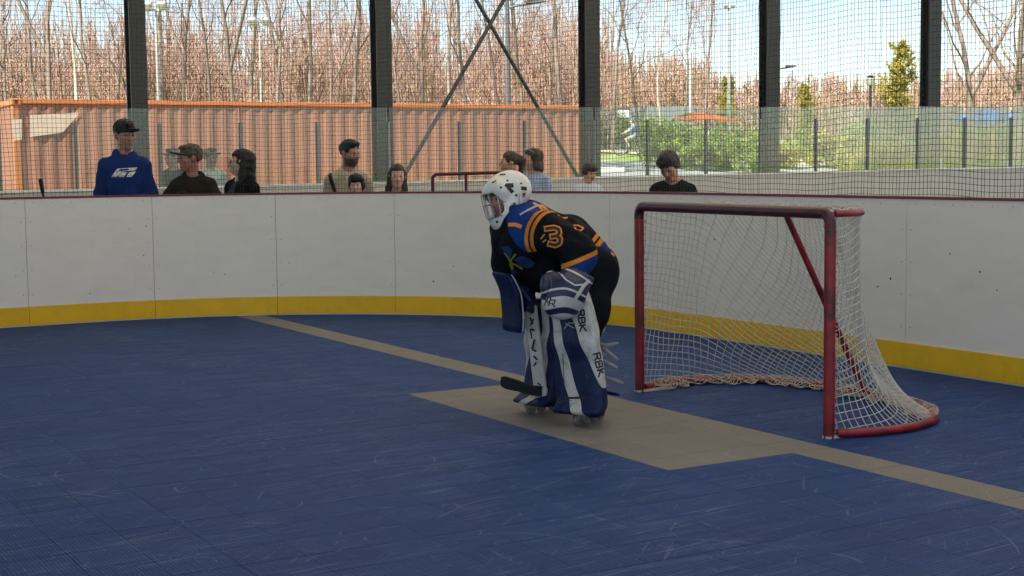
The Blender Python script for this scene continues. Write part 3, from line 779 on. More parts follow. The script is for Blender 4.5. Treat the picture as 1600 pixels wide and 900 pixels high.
def grow(seed, H, r0, spread, lean=0.0, low=0.25, n1=13, n2=7, n3=5, buds=8, bsize=0.028, fork=False):
    r = np.random.default_rng(seed); big, small, tips = [], [], []
    def branch(p, d, L, rad, lev, ns):
        step = L / ns; pts = [p]
        for i in range(ns):
            d = d + r.normal(size=3) * (0.055 if lev == 0 else 0.17) + np.array([0, 0, 0.09 if lev else 0.05]); d /= np.linalg.norm(d)
            q = p + d * step; ra = rad * (1 - 0.8 * i / ns); rb = rad * (1 - 0.8 * (i + 1) / ns)
            (big if lev <= 1 else small).append((p, q, ra, rb)); p = q; pts.append(p)
            if lev >= 2:
                for _ in range(buds):
                    if r.random() < 0.55: tips.append(p + r.normal(size=3) * 0.10 * H / 14)
        return pts, d
    d0 = np.array([lean, 0.0, 1.0]) / math.hypot(lean, 1); tr, _ = branch(np.zeros(3), d0, H, r0, 0, 12)
    starts = [(tr, r0, n1)]
    if fork:
        f, _ = branch(tr[3], unit([0.5 * (1 if r.random() > 0.5 else -1), r.normal() * 0.2, 1]), H * 0.7, r0 * 0.75, 0, 9); starts.append((f, r0 * 0.75, n1 // 2))
    for tp, rr_, nn in starts:
        for i in range(nn):
            f = low + (1 - low) * (i + r.random()) / nn if tp is tr else 0.15 + 0.85 * (i + r.random()) / nn
            k = min(f, 0.999) * (len(tp) - 1); a = tp[int(k)]; b = tp[int(k) + 1]; p = a + (b - a) * (k % 1); ang = r.random() * 6.28
            d = unit([math.cos(ang) * spread, math.sin(ang) * spread, 1.0 + 0.3 * r.random()])
            L = H * (0.40 - 0.24 * f) * (0.7 + 0.6 * r.random()); b1, _ = branch(p, d, L, rr_ * (0.42 - 0.3 * f), 1, 7)
            for j in range(n2):
                k = 1 + (j + r.random()) / n2 * 5.5; p2 = b1[int(k)]; ang = r.random() * 6.28
                d2 = unit(unit(b1[int(k)] - b1[int(k) - 1]) + r.normal(size=3) * 0.65); b2, _ = branch(p2, d2, L * (0.42 - 0.03 * k), rr_ * 0.08, 2, 4)
                for q in range(n3):
                    p3 = b2[1 + q % 4]; branch(p3, unit(unit(p3 - b2[0]) + r.normal(size=3) * 0.8), L * 0.16, rr_ * 0.032, 3, 2)
    for a in (big, small): 
        for i, (p, q, x, y) in enumerate(a): a[i] = (p, q, max(x, 0.007), max(y, 0.006))
    V1, F1 = tubes(big, 6); V2, F2 = tubes(small, 3); T_ = np.array(tips); V3, F3 = leaf_quads(T_, bsize, r)
    return (V1, F1), (np.vstack([V2, V3]), np.vstack([F2, F3 + len(V2)]), np.r_[np.zeros(len(F2), int), np.ones(len(F3), int)])
def tree_proto(seed, m_bark, m_bud, **kw):
    (V1, F1), (V2, F2, mi) = grow(seed, **kw)
    a = to_mesh('trunk', V1, F1, True); a.materials.append(m_bark)
    b = to_mesh('crown', V2, F2, False, mi); b.materials.append(M_twig); b.materials.append(m_bud); return a, b
def place_tree(proto, name, x, Y, label, group=None, rz=0.0, sc=1.0, cat='tree', sz=None):
    p = at_y(x, 250, Y); z = float(zg(p[0], Y)) - 0.1
    e = empty(name, (p[0], Y, z), rz, sc); tag(e, label, cat, group)
    if sz: e.scale = (sc, sc, sc * sz)
    for nm, me in zip(('trunk', 'crown'), proto): link(bpy.data.objects.new(nm, me), e)
    return e
TP = [tree_proto(21, M_bark, M_bud, H=15, r0=0.085, spread=0.75, n1=14),
      tree_proto(22, M_barkd, M_bud, H=14, r0=0.08, spread=0.6, n1=13, fork=True),
      tree_proto(23, M_bark, M_budt, H=17, r0=0.1, spread=0.65, n1=14, low=0.3),
      tree_proto(24, M_barkd, M_bud, H=13, r0=0.08, spread=0.8, n1=12, lean=0.08),
      tree_proto(25, M_birch, M_budt, H=16, r0=0.085, spread=0.5, n1=12, low=0.35)]
wood_px = [(-30, 62, 0), (22, 50, 3), (60, 66, 2), (92, 47, 1), (122, 60, 4), (150, 55, 0), (178, 70, 3), (262, 52, 0), (295, 64, 1), (330, 58, 3), (362, 46, 1), (392, 70, 2),
           (425, 54, 0), (455, 62, 3), (482, 50, 2), (512, 68, 1), (545, 57, 0), (640, 60, 3), (672, 50, 1), (704, 66, 2), (735, 55, 0), (790, 63, 3), (822, 54, 1), (852, 68, 0), (880, 58, 2)]
tr_rng = random.Random(4)
for i, (x, Y, k) in enumerate(wood_px):
    place_tree(TP[k], 'bare_tree', x, Y, f'bare reddish budding tree behind the orange container, {ORD[i]} trunk from the left' if x > 0 else 'bare budding tree behind the container at the left picture edge',
               'bare trees behind the container', tr_rng.random() * 6.28, 0.85 + 0.3 * tr_rng.random())
rp = [(958, 72, 2, 'bare tan budding tree just right of the middle column'), (1002, 64, 3, 'slender bare tree above the cyclist'), (1032, 78, 4, 'pale barked tree between the cyclist and the grey light pole'),
      (1066, 86, 0, 'bare reddish tree close left of the grey light pole'), (1100, 92, 2, 'bare tan tree between the grey pole and the floodlight pole')]
for x, Y, k, lab in rp: place_tree(TP[k], 'bare_tree', x, Y, lab, None, x * 0.7, 0.9)
TPd = tree_proto(31, M_barkd, M_budt, H=13, r0=0.15, spread=0.85, n1=13, low=0.22, buds=1, lean=0.05, fork=True)
place_tree(TPd, 'bare_tree', 1518, 62, 'dark forked bare tree left of the blue canopy', None, 0.5, 1.0)
place_tree(TPd, 'bare_tree', 1592, 56, 'dark bare tree at the right picture edge above the blue canopy', None, 2.6, 1.05)
TPg = tree_proto(41, M_bark, M_budg, H=9.5, r0=0.14, spread=0.5, n1=20, n2=9, n3=7, low=0.05, buds=9, bsize=0.09)
place_tree(TPg, 'leafing_tree', 1402, 88, 'tall yellow green leafing tree left of the rightmost column', None, 0.3, 0.60)
place_tree(TPg, 'leafing_tree', 1130, 96, 'yellow green leafing tree behind the orange canopy', None, 1.9, 0.42)
place_tree(TPg, 'leafing_tree', 1262, 98, 'low yellow green leafing tree right of the fourth column', None, 4.0, 0.38)

# ---- far wood: thin stems, twigs and buds that read as one reddish mass
def far_wood(name, label, n, xr, Yr, hfun, bud_mats, seed, nb, bs):
    r = np.random.default_rng(seed); segs, B, mi = [], [], []
    for _ in range(n):
        x = r.uniform(*xr); Y = r.uniform(*Yr); p = at_y(x, 250, Y); z = float(zg(p[0], Y)); h = max(1.2, hfun(x, Y, r) - z); rad = 0.0013 * Y * (0.5 + r.random()) * 0.55
        b = np.array([p[0], Y, z]); ln = r.normal(size=2) * 0.07 * h; t_ = b + np.array([ln[0], ln[1], h]); segs.append((b, t_, rad, rad * 0.3))
        for k in range(15):
            f = 0.1 + 0.75 * r.random(); q = b + (t_ - b) * f; d = unit([r.normal(), r.normal(), 2.2]) * h * 0.3 * (1.2 - f); segs.append((q, q + d, rad * 0.45, rad * 0.2))
            m_ = nb // 15; B.append(q + d * r.random((m_, 1)) * 1.15 + r.normal(size=(m_, 3)) * 0.035 * h); mi += [1 + int(r.integers(0, len(bud_mats)))] * m_
    V1, F1 = tubes(segs, 3); V2, F2 = leaf_quads(np.vstack(B), bs, r)
    o = mobj(name, np.vstack([V1, V2]), np.vstack([F1, F2 + len(V1)]), [M_twig] + bud_mats, None, False, np.r_[np.zeros(len(F1), int), mi])
    tag(o, label, 'wood', None, 'stuff'); return o
def h_left(x, Y, r): return 1.48 + (262 - (150 - 150 * r.random() ** 1.5) * (0.8 + 0.2 * math.sin(x * 0.02))) / F_PX * Y
def h_right(x, Y, r): return 1.48 + (252 - np.interp(x, [900, 1100, 1130, 1200, 1300, 1440, 1480, 1600], [70, 80, 112, 108, 112, 115, 105, 95]) - r.uniform(0, 55)) / F_PX * Y
far_wood('thicket', 'dense reddish brown thicket of bare stems behind the container', 1300, (-60, 960), (72, 105), h_left, [M_bud, M_budt, M_bud, M_budt, M_bud, M_budg], 51, 120, 0.042)
far_wood('far_wood', 'far reddish and tan treeline along the right horizon', 1000, (900, 1660), (112, 150), h_right, [M_bud, M_budt, M_budg, M_budt], 52, 105, 0.075)

# ---- shrubs
M_leaf = mat('leaf_green', (0.12, 0.19, 0.02), 0.7, var=0.5, scale=1.2, col2=(0.24, 0.30, 0.05), trans=0.3)
M_leafy = mat('leaf_olive', (0.24, 0.24, 0.035), 0.7, var=0.5, scale=1.2, col2=(0.38, 0.33, 0.06), trans=0.3)
def shrub_proto(seed, rx, ry, h, n, m, size):
    r = np.random.default_rng(seed); P = []
    lob = [(r.normal() * rx * 0.5, r.normal() * ry * 0.45, h * (0.2 + 0.62 * r.random()), 0.22 + 0.22 * r.random()) for _ in range(14)]
    for x, y, z, q in lob:
        k = n // 14; v = r.normal(size=(k, 3)); v /= np.linalg.norm(v, axis=1)[:, None]; v *= (r.random(k) ** 0.4)[:, None]
        P.append(np.array([x, y, z]) + v * np.array([rx * q * 1.2, ry * q * 1.2, h * q * 0.8]))
    P = np.vstack(P); P = P[P[:, 2] > 0.02]; V, Fc = leaf_quads(P, size, r)
    a = to_mesh('foliage', V, Fc); a.materials.append(m)
    segs = [(np.array([x * 0.15, y * 0.15, 0]), np.array([x, y, z]), 0.03, 0.012) for x, y, z, q in lob]
    V, Fc = tubes(segs, 4); b = to_mesh('stems', V, Fc); b.materials.append(M_barkd); return a, b
SP = [shrub_proto(61, 1.3, 1.0, 2.3, 3600, M_leaf, 0.07), shrub_proto(62, 1.5, 1.1, 1.9, 3600, M_leafy, 0.07), shrub_proto(63, 1.1, 1.0, 2.8, 3600, M_leaf, 0.075)]
def shrub(k, x, Y, sc, label, group, rz):
    p = at_y(x, 250, Y); e = empty('shrub', (p[0], Y, float(zg(p[0], Y)) - 0.1), rz, sc); tag(e, label, 'shrub', group)
    for nm, me in zip(('foliage', 'stems'), SP[k]): link(bpy.data.objects.new(nm, me), e)
rowA = [(1038, 60, 2, 0.72), (1064, 61, 0, 0.88), (1092, 59, 2, 0.62), (1120, 60, 0, 0.74), (1148, 61, 2, 0.64), (1176, 59, 0, 0.74)]
for i, (x, Y, k, s_) in enumerate(rowA): shrub(k, x, Y, s_, f'dense green shrub in the hedge under the orange canopy, {ORD[i]} from the left', 'hedge shrubs between the third and fourth columns', x)
rowB = [(1228, 62, 1, 0.6), (1258, 66, 0, 0.7), (1292, 63, 1, 0.9), (1330, 58, 1, 0.62), (1356, 66, 0, 0.85), (1386, 60, 1, 0.8), (1414, 64, 0, 0.6), (1436, 58, 1, 0.5)]
for i, (x, Y, k, s_) in enumerate(rowB): shrub(k, x, Y, s_, f'olive green shrub between the two right hand columns, {ORD[i]} from the left', 'shrubs between the fourth and fifth columns', x * 1.3)
for x, Y, k, s_, lab in ((952, 78, 0, 0.8, 'low green shrub right beside the middle column, behind the road'), (974, 79, 2, 0.65, 'low green shrub behind the front wheel of the bicycle'), (1006, 80, 0, 0.8, 'green shrub close behind the cyclist'),
                         (1478, 66, 1, 0.8, 'small olive shrub just right of the rightmost column'), (1508, 72, 0, 0.9, 'green shrub left of the blue canopy'), (1545, 70, 1, 0.8, 'olive shrub under the blue canopy'), (1586, 72, 0, 0.85, 'green shrub at the right picture edge under the blue canopy')):
    shrub(k, x, Y, s_, lab, None, x)

# ---- light poles, canopies, fence
M_galv = mat('galvanised', (0.46, 0.46, 0.45), 0.45, metal=0.3, var=0.08)
M_lampd = mat('lamp_dark', (0.03, 0.03, 0.033), 0.5)
M_lampg = mat('lamp_grey', (0.11, 0.11, 0.115), 0.5)
def pole(name, x, ytop, Y, r, m, label, head, cat='light pole'):
    top = at_y(x, ytop, Y); z0 = float(zg(top[0], Y)); b = np.array([top[0], Y, z0]); e = empty(name, b); tag(e, label, cat)
    H = top[2] - z0
    MB().tube([(0, 0, 0), (0, 0, H * 0.5), (0, 0, H)], [r, r * 0.85, r * 0.7], 10).build('mast', m, e, True)
    MB().cyl((0, 0, 0), (0, 0, 0.25), r * 1.8, 12).build('footing', M_concrete, e)
    if head == 'flood':
        for dx in (-0.2, 0.2):
            hd = MB(); hd.box((dx, -0.12, H + 0.1), (0.26, 0.16, 0.2), np.array(rotm(0.0, 0.5)).T, bev=0.03); h_ = hd.build('floodlight', M_galv, e)
            MB().box((dx, -0.2, H + 0.05), (0.2, 0.015, 0.14), np.array(rotm(0, 0.5)).T).build('lens', M_galv, h_)
        MB().box((0, 0, H - 0.02), (0.6, 0.05, 0.05)).build('crossarm', M_galv, e)
    elif head == 'arm':
        MB().tube([(0, 0, H - 0.35), (0.3, 0, H - 0.28), (0.9, 0, H - 0.2)], 0.035, 8).build('arm', m, e, True)
        MB().add([(0.5, -.12, H - .24), (1.05, -.1, H - .2), (1.05, .1, H - .2), (0.5, .12, H - .24), (0.55, -.09, H - .12), (0.95, -.06, H - .13), (0.95, .06, H - .13), (0.55, .09, H - .12)], [[0, 3, 2, 1], [4, 5, 6, 7], [0, 1, 5, 4], [1, 2, 6, 5], [2, 3, 7, 6], [3, 0, 4, 7]]).build('luminaire', M_lampd, e)
    elif head == 'globe':
        MB().tube([(0, 0, H), (0, 0, H + .1), (0, 0, H + .4), (0, 0, H + .5)], [.12, .22, .28, .12], 12).build('lantern', M_galv, e, True)
        MB().tube([(0, 0, H + .5), (0, 0, H + .58)], [.3, .05], 12).build('lantern_cap', M_lampd, e, True)
    return e
pole('light_pole', 243, 14, 42, 0.04, M_galv, 'pale floodlight pole among the trees right of the first column', 'flood')
pole('light_pole', 405, 38, 46, 0.035, M_galv, 'thin pale floodlight pole left of the second column', 'flood')
pole('street_lamp', 792, -8, 40, 0.085, M_lampg, 'dark grey street lamp with side arm behind the cross brace', 'arm', 'street lamp')
pole('light_pole', 1079, 90, 74, 0.1, M_galv, 'plain grey pole left of the orange canopy', 'none')
pole('light_pole', 1139, 12, 84, 0.11, M_galv, 'tall floodlight pole rising over the orange canopy', 'flood')
pole('street_lamp', 1360, 134, 82, 0.11, M_lampd, 'short black lamp post with pale lantern before the treeline', 'globe', 'street lamp')
pole('street_lamp', 1210, 98, 70, 0.07, M_lampd, 'street lamp whose arm sticks out right of the fourth column', 'arm', 'street lamp')
pole('fence_pole', 948, 172, 84, 0.09, M_galv, 'pale grey pole close right of the middle column', 'none', 'pole')
pole('fence_pole', 984, 172, 86, 0.08, M_galv, 'pale grey pole behind the cyclist', 'none', 'pole')
# grey screen fence of panels
fY = 92.0; fa, fb = at_y(944, 172, fY), at_y(1086, 176, fY); fl = np.array([fa[0], fY, float(zg(fa[0], fY))])
e = empty('screen_fence', fl); tag(e, 'long grey screen fence behind the cyclist and hedge', 'fence')
M_screen = mat('screen_grey', (0.20, 0.21, 0.22), 0.8, var=0.1)
nf = 7
for i in range(nf):
    x0, x1 = (fb[0] - fa[0]) * i / nf, (fb[0] - fa[0]) * (i + 1) / nf
    MB().box(((x0 + x1) / 2, 0, 1.3), (x1 - x0 - 0.06, 0.04, fa[2] - fl[2] - 0.2), None).build('screen_panel', M_screen, e)
    MB().cyl((x0, 0.05, 0), (x0, 0.05, fa[2] - fl[2] + 0.1), 0.04, 8).build('post', M_galv, e)
p = at_y(973, 178, 83); sg = empty('sign_board', (p[0], 83, float(zg(p[0], 83)))); tag(sg, 'small white sign board on a post left of the cyclist', 'sign')
MB().box((0, 0, p[2] - sg.location.z), (0.7, 0.03, 0.4), bev=0.008).build('board', mat('sign_white', (0.8, 0.8, 0.78), 0.5), sg)
MB().cyl((0, 0.04, 0), (0, 0.04, p[2] - sg.location.z + 0.1), 0.03, 8).build('post', M_galv, sg)
# orange canopy
def canopy(name, label, pts, Y, depth, m, post_m, nposts):
    P = np.array([at_y(x, y, Y) for x, y in pts]); c = P.mean(0); z0 = float(zg(c[0], Y)); b = np.array([c[0], Y + depth / 2, z0]); e = empty(name, b); tag(e, label, 'canopy')
    MB().prism(P, (0, depth, 0.25)).build('fabric_roof', m, e, loc=b)
    lo, hi = P[:, 0].min(), P[:, 0].max()
    for i in range(nposts):
        x = lo + (hi - lo) * (0.08 + 0.84 * i / (nposts - 1)); 
        for yy in (Y + 0.3, Y + depth - 0.3): MB().cyl((x, yy, z0 - 0.1), (x, yy, P[:, 2].min()), 0.07, 10).build('post', post_m, e, loc=b)
M_or = mat('canopy_orange', (0.62, 0.16, 0.035), 0.7, var=0.15, scale=0.8, trans=0.25)
M_bl = mat('canopy_blue', (0.05, 0.15, 0.5), 0.7, var=0.15, scale=0.8)
M_ye = mat('post_yellow', (0.6, 0.42, 0.06), 0.5)
canopy('shade_canopy', 'orange peaked shade canopy above the green hedge', [(1066, 188), (1076, 192), (1110, 187), (1150, 191), (1162, 190), (1134, 183), (1104, 179), (1088, 181)], 66, 4, M_or, M_galv, 3)
canopy('play_canopy', 'blue play canopy on yellow posts at the far right', [(1520, 190), (1522, 195), (1552, 193), (1580, 192), (1590, 184), (1586, 177), (1566, 176), (1546, 183)], 64, 3, M_bl, M_ye, 3)
# kerb and pale parking stop on the road
p = at_z(938, 250, 1.75); 
def kerb_block(x0, y0, x1, y1, Y, label):
    a, b = at_y(x0, y0, Y), at_y(x1, y1, Y); za = float(zg(a[0], Y)); b = b.copy(); c = (a + b) / 2; c[2] = float(zg(c[0], Y)); e = MB()
    e.box(np.array([c[0], Y, c[2] + 0.06]), (abs(b[0] - a[0]), 0.35, 0.2), bev=0.03); o = e.build('kerb_stone', mat('kerb_white', (0.6, 0.58, 0.55), 0.8), loc=c); tag(o, label, 'kerb')
kerb_block(934, 249, 976, 252, 57, 'pale concrete kerb block on the road right of the middle column')
# ---- maroon pipe railing behind the boards and the stick standing there
M_rail = mat('rail_maroon', (0.10, 0.013, 0.022), 0.4, var=0.2)
ry = 15.6
a = at_y(676, 272.5, ry); b = at_y(800, 269, ry); w = np.linalg.norm((b - a)[:2]); rl = np.array([a[0], ry, 0]); e = empty('pipe_railing', rl); tag(e, 'maroon pipe railing standing behind the boards left of the goalie', 'railing')
hz = a[2]
d = np.array([b[0] - a[0], 0, 0])
pth = [np.array([0, 0, 0.0]), np.array([0, 0, hz - 0.06])] + [np.array([0.05 - 0.05 * math.cos(t), 0, hz - 0.05 + 0.05 * math.sin(t)]) for t in np.linspace(0.2, math.pi / 2, 5)] + [d + np.array([0, 0, b[2]])] 
MB().tube(pth, 0.019, 10).build('top_pipe', M_rail, e, True)
for f in (0.42, 0.98): MB().tube([d * f, d * f + EZ * (hz + (b[2] - hz) * f - 0.018)], 0.017, 10).build('upright', M_rail, e, True)
MB().tube([np.array([0.02, 0, 0.6]), d * 0.98 + EZ * 0.6], 0.016, 8).build('mid_pipe', M_rail, e, True)
sp = at_y(66, 306, 14.55); tp = at_y(63, 280, 14.5); sk = empty('hockey_stick', (sp[0], 14.55, 0)); tag(sk, 'black taped stick end standing behind the boards at far left', 'hockey stick')
lo = np.array([sp[0] + 0.12, 14.75, 0.0]); dv = tp - lo
MB().tube([lo + dv * f for f in (0.03, 0.5, 0.94)], 0.013, 8).build('shaft', M_lampd, sk, loc=np.array(sk.location))
MB().tube([lo + dv * 0.9, lo + dv], [0.02, 0.021], 8).build('butt_tape', mat('tape_black', (0.015, 0.015, 0.015), 0.9), sk, loc=np.array(sk.location))
bl_ = MB(); bl_.box(lo + np.array([0.12, 0, 0.04]), (0.3, 0.02, 0.075), bev=0.006); bl_.build('blade', M_lampd, sk, loc=np.array(sk.location))

# ================================================================== PEOPLE
def skin_mat(name, col, beard=0.0):
    m, t = newmat(name)
    tc = t.n('TexCoord').outputs['Object']
    nz = t.n('TexNoise', Vector=tc, Scale=18.0, Detail=4.0).outputs[0]
    c = t.mix(nz, tuple(x * 1.05 for x in col), tuple(min(1, x * 1.4) for x in col))
    c = t.mix(t.math('MULTIPLY', t.attr('lip'), 0.6), c, (col[0] * 0.62, col[1] * 0.36, col[2] * 0.36))
    if beard: c = t.mix(t.math('MULTIPLY', t.attr('beard'), beard), c, (0.035, 0.022, 0.016))
    p = t.n('BsdfPrincipled', Base_Color=c, Roughness=0.5); p.inputs['Subsurface Weight'].default_value = 0.08
    p.inputs['Subsurface Radius'].default_value = (0.01, 0.004, 0.002)
    t.out(p); return m
def cloth(name, col, var=0.15, bump=0.7, rough=0.9, **k): return mat(name, col, rough, var=var, scale=14, bump=bump, bscale=11, spec=0.1, **k)
def plaid_mat(name, base, line, sc):
    m, t = newmat(name)
    sx = t.n('SeparateXYZ', Vector=t.n('TexCoord').outputs['Object'])
    def band(v, ph): return t.math('GREATER_THAN', t.math('SINE', t.math('ADD', t.math('MULTIPLY', v, sc), ph)), 0.45)
    f = t.math('ADD', t.math('MULTIPLY', band(sx.outputs[0], 0.0), 0.5), t.math('MULTIPLY', band(sx.outputs[2], 0.6), 0.5))
    t.out(t.n('BsdfPrincipled', Base_Color=t.mix(f, base, line), Roughness=0.85)); return m
HEAD_C = np.array([0, 0.0, 1.62])
def head_sdf(f, tf, hs=1.0, neck=None, nose=1.0):
    """tf maps head-local points (facing -Y, origin mid head) to the field's frame; Mh its rotation"""
    Mh, o = tf
    def P(x, y, z): return o + Mh @ (np.array([x, y, z]) * hs)
    e = lambda c, r, k=0.02, sub=False: f.ell(P(*c), np.array(r) * hs, Mh, k * hs, sub)
    e((0, 0.018, 0.036), (0.074, 0.094, 0.082)); e((0, -0.028, -0.042), (0.057, 0.066, 0.074), 0.04)
    e((0, -0.07, -0.093), (0.024, 0.022, 0.020), 0.03)
    e((0.036, -0.062, -0.02), (0.026, 0.026, 0.03), 0.02); e((-0.036, -0.062, -0.02), (0.026, 0.026, 0.03), 0.02)
    f.cap(P(-0.034, -0.081, 0.023), P(0.034, -0.081, 0.023), 0.013 * hs, None, 0.015 * hs)
    e((0.031, -0.098, 0.004), (0.016, 0.014, 0.012), 0.012, True); e((-0.031, -0.098, 0.004), (0.016, 0.014, 0.012), 0.012, True)
    e((0.03, -0.078, 0.003), (0.013, 0.012, 0.011), 0.004); e((-0.03, -0.078, 0.003), (0.013, 0.012, 0.011), 0.004)
    f.cap(P(0, -0.088, 0.012), P(0, -0.112 * nose, -0.028), 0.0085 * hs, 0.0135 * hs, 0.014 * hs)
    f.cap(P(-0.013, -0.094, -0.033), P(0.013, -0.094, -0.033), 0.009 * hs, None, 0.008 * hs)
    f.cap(P(-0.019, -0.088, -0.061), P(0.019, -0.088, -0.061), 0.0085 * hs, None, 0.008 * hs)
    f.cap(P(-0.016, -0.086, -0.072), P(0.016, -0.086, -0.072), 0.0085 * hs, None, 0.008 * hs)
    for sg in (-1, 1): e((sg * 0.076, 0.012, 0.0), (0.011, 0.022, 0.031), 0.01)
    if neck is not None: f.cap(P(0, 0.022, -0.05), neck, 0.054 * hs, 0.06, 0.03)
def hand_sdf(f, w, d, n, sc=1.0, curl=0.5):
    """hand at wrist w pointing along d with palm normal n"""
    d = unit(d); n = unit(np.asarray(n) - d * (np.asarray(n) @ d)); a = np.cross(d, n)
    M = np.stack([a, n, d], 1); pc = w + d * 0.052 * sc
    f.ell(pc, np.array([0.042, 0.019, 0.052]) * sc, M, 0.012)
    for i, L in enumerate((0.066, 0.076, 0.071, 0.056)):
        b = w + (d * 0.088 + a * (0.030 - 0.020 * i)) * sc; d1 = unit(d + n * curl * 0.6); m_ = b + d1 * L * 0.5 * sc; d2 = unit(d + n * curl * 1.8); t_ = m_ + d2 * L * 0.5 * sc
        f.cap(b, m_, 0.0095 * sc, 0.009 * sc, 0.005); f.cap(m_, t_, 0.009 * sc, 0.0075 * sc, 0.004)
    b = w + (d * 0.025 + a * 0.034) * sc; m_ = b + unit(d * 0.7 + a * 0.7 + n * 0.3) * 0.04 * sc; t_ = m_ + unit(d + n * 0.4) * 0.034 * sc
    f.cap(b, m_, 0.0125 * sc, 0.011 * sc, 0.008); f.cap(m_, t_, 0.0105 * sc, 0.009 * sc, 0.005)
M_eye = mat('eye_dark', (0.02, 0.015, 0.012), 0.2)
M_jean = cloth('jean_dark', (0.03, 0.035, 0.06)); M_shoe = mat('shoe_dark', (0.04, 0.04, 0.04), 0.6)
SPECT = 0
def person(label, base, height, yaw=0.0, hyaw=0.0, hpitch=0.0, hroll=0.0, skin=(0.42, 0.23, 0.16), shirt=None, hair=None, hair_style='short', cap=None, hs=1.12, arms=None, hood=False, beard=0.0,
           h=0.0105, stout=1.0, sleeve=1.0, glasses=None, group='spectators behind the boards', neckline=0.072, lean=0.0, collar=None, pants=None, extra=None, seed=1, name='person'):
    sc = height / 1.75
    ax = stout
    sh = 0.172 * (0.5 + 0.5 * ax); shz = 1.385
    nb = np.array([0, 0.02 - lean * 0.5, 1.46]); Mh = rotm(hyaw, hpitch, hroll); top = np.array([0, 0.012 - lean, 1.53]); ho = top + Mh @ np.array([0, -0.015, 0.105]) * hs
    A = arms or {'l': ((0.25, 0.03, 1.13), (0.26, -0.06, 0.89), (0.0, -0.2, -1), (-1, 0, 0)), 'r': ((-0.25, 0.03, 1.13), (-0.26, -0.06, 0.89), (0.0, -0.2, -1), (1, 0, 0))}
    hps = [(s_ * 0.095 * ax, 0.0, 0.92) for s_ in (1, -1)]
    kns = [(s_ * 0.10, -0.01, 0.5) for s_ in (1, -1)]; ank = [(s_ * 0.105, 0.02, 0.09) for s_ in (1, -1)]
    if extra and 'legs' in extra: kns, ank = extra['legs']
    lo = (-0.46, -0.52, -0.03); hi = (0.46, 0.40, 1.86)
    if extra and 'box' in extra: lo, hi = extra['box']
    f = SDF(lo, hi, h)
    f.ell((0, 0, 0.96), (0.155 * ax, 0.105 * ax, 0.12)); f.cap((0, 0, 1.0), (0, -0.0, 1.2), 0.115 * ax, 0.12 * ax, 0.06)
    f.ell((0, -lean * 0.3, 1.28), (0.165 * ax, 0.112 * ax, 0.19), None, 0.06); f.cap((-sh + 0.03, -lean * 0.4, shz - 0.02), (sh - 0.03, -lean * 0.4, shz - 0.02), 0.055, None, 0.05)
    f.cap(nb - np.array([0, 0, 0.04]), nb, 0.075, 0.06, 0.04)
    for sg in (1, -1): f.cap(nb + np.array([0, 0, 0.01]), (sg * (sh - 0.01), -lean * 0.4, shz), 0.05, 0.045, 0.05)
    head_sdf(f, (Mh, ho), hs, nb)
    for key, sg in (('l', 1), ('r', -1)):
        el, wr, hd, hn = [np.array(q, float) for q in A[key]]; s0 = np.array([sg * sh, -lean * 0.4, shz - 0.02])
        f.cap(s0, el, 0.05, 0.038, 0.03); f.cap(el, wr, 0.038, 0.026, 0.02); hand_sdf(f, wr, hd, hn)
    for hp, kn, an in zip(hps, kns, ank):
        f.cap(hp, kn, 0.078, 0.052, 0.03); f.cap(kn, an, 0.05, 0.035, 0.02); f.ell(np.array(an) + np.array([0, -0.06, -0.045]), (0.04, 0.115, 0.035))
    Mi = Mh.T
    def hl(V): return (Mi @ ((V - ho) / hs).T).T
    lipf = lambda V: (lambda q: ((np.abs(q[:, 0]) < 0.022) & (q[:, 2] < -0.053) & (q[:, 2] > -0.08) & (q[:, 1] < -0.075)).astype(float))(hl(V))
    bdf = lambda V: (lambda q: np.clip((sm(-0.035, -0.05, q[:, 2]) * sm(0.03, 0.0, q[:, 1]) * sm(-0.14, -0.11, q[:, 2])), 0, 1))(hl(V))
    body = f.obj(name, skin_mat(name + '_skin', skin, beard), attrs={'lip': lipf, 'beard': bdf})
    body.location = tuple(base); body.rotation_euler = (0, 0, yaw); body.scale = (sc,) * 3
    tag(body, label, 'person', group)
    for sg in (-1, 1):        # eyes
        c = ho + Mh @ (np.array([sg * 0.03, -0.0895, 0.004]) * hs); eb = MB(); eb.tube([c + Mh @ np.array([0, 0.004, 0]), c - Mh @ np.array([0, 0.0025, 0])], [0.0085, 0.006], 8); eb.build('eye', M_eye, body)
    # --- clothes
    g = SDF(lo, hi, h * 1.1); up = 0.016
    g.ell((0, 0, 0.98), (0.165 * ax + up, 0.115 * ax + up, 0.14)); g.cap((0, 0, 0.95), (0, 0, 1.2), 0.135 * ax + up, 0.135 * ax + up, 0.07)
    g.ell((0, -lean * 0.3, 1.28), (0.172 * ax + up, 0.12 * ax + up, 0.19), None, 0.07); g.cap((-sh + 0.02, -lean * 0.4, shz - 0.02), (sh - 0.02, -lean * 0.4, shz - 0.03), 0.06 + up * 0.5, None, 0.06)
    for sg in (1, -1): g.cap(nb + np.array([0, 0.005, 0.0]), (sg * (sh - 0.01), -lean * 0.4, shz - 0.005), 0.058, 0.05, 0.06)
    for key, sg in (('l', 1), ('r', -1)):
        el, wr, hd, hn = [np.array(q, float) for q in A[key]]; s0 = np.array([sg * sh, -lean * 0.4, shz - 0.02])
        bag = 0.017 if hood else 0.012
        if sleeve >= 1: g.cap(s0, el, 0.058 + bag, 0.046 + bag, 0.035); g.cap(el, el + (wr - el) * 0.96, 0.046 + bag, 0.034 + bag * 0.6, 0.03)
        else: g.cap(s0, s0 + (el - s0) * sleeve, 0.058 + bag, 0.055 + bag, 0.035)
    g.plane((0, 0, 0.86), (0, 0, -1), 0.01)
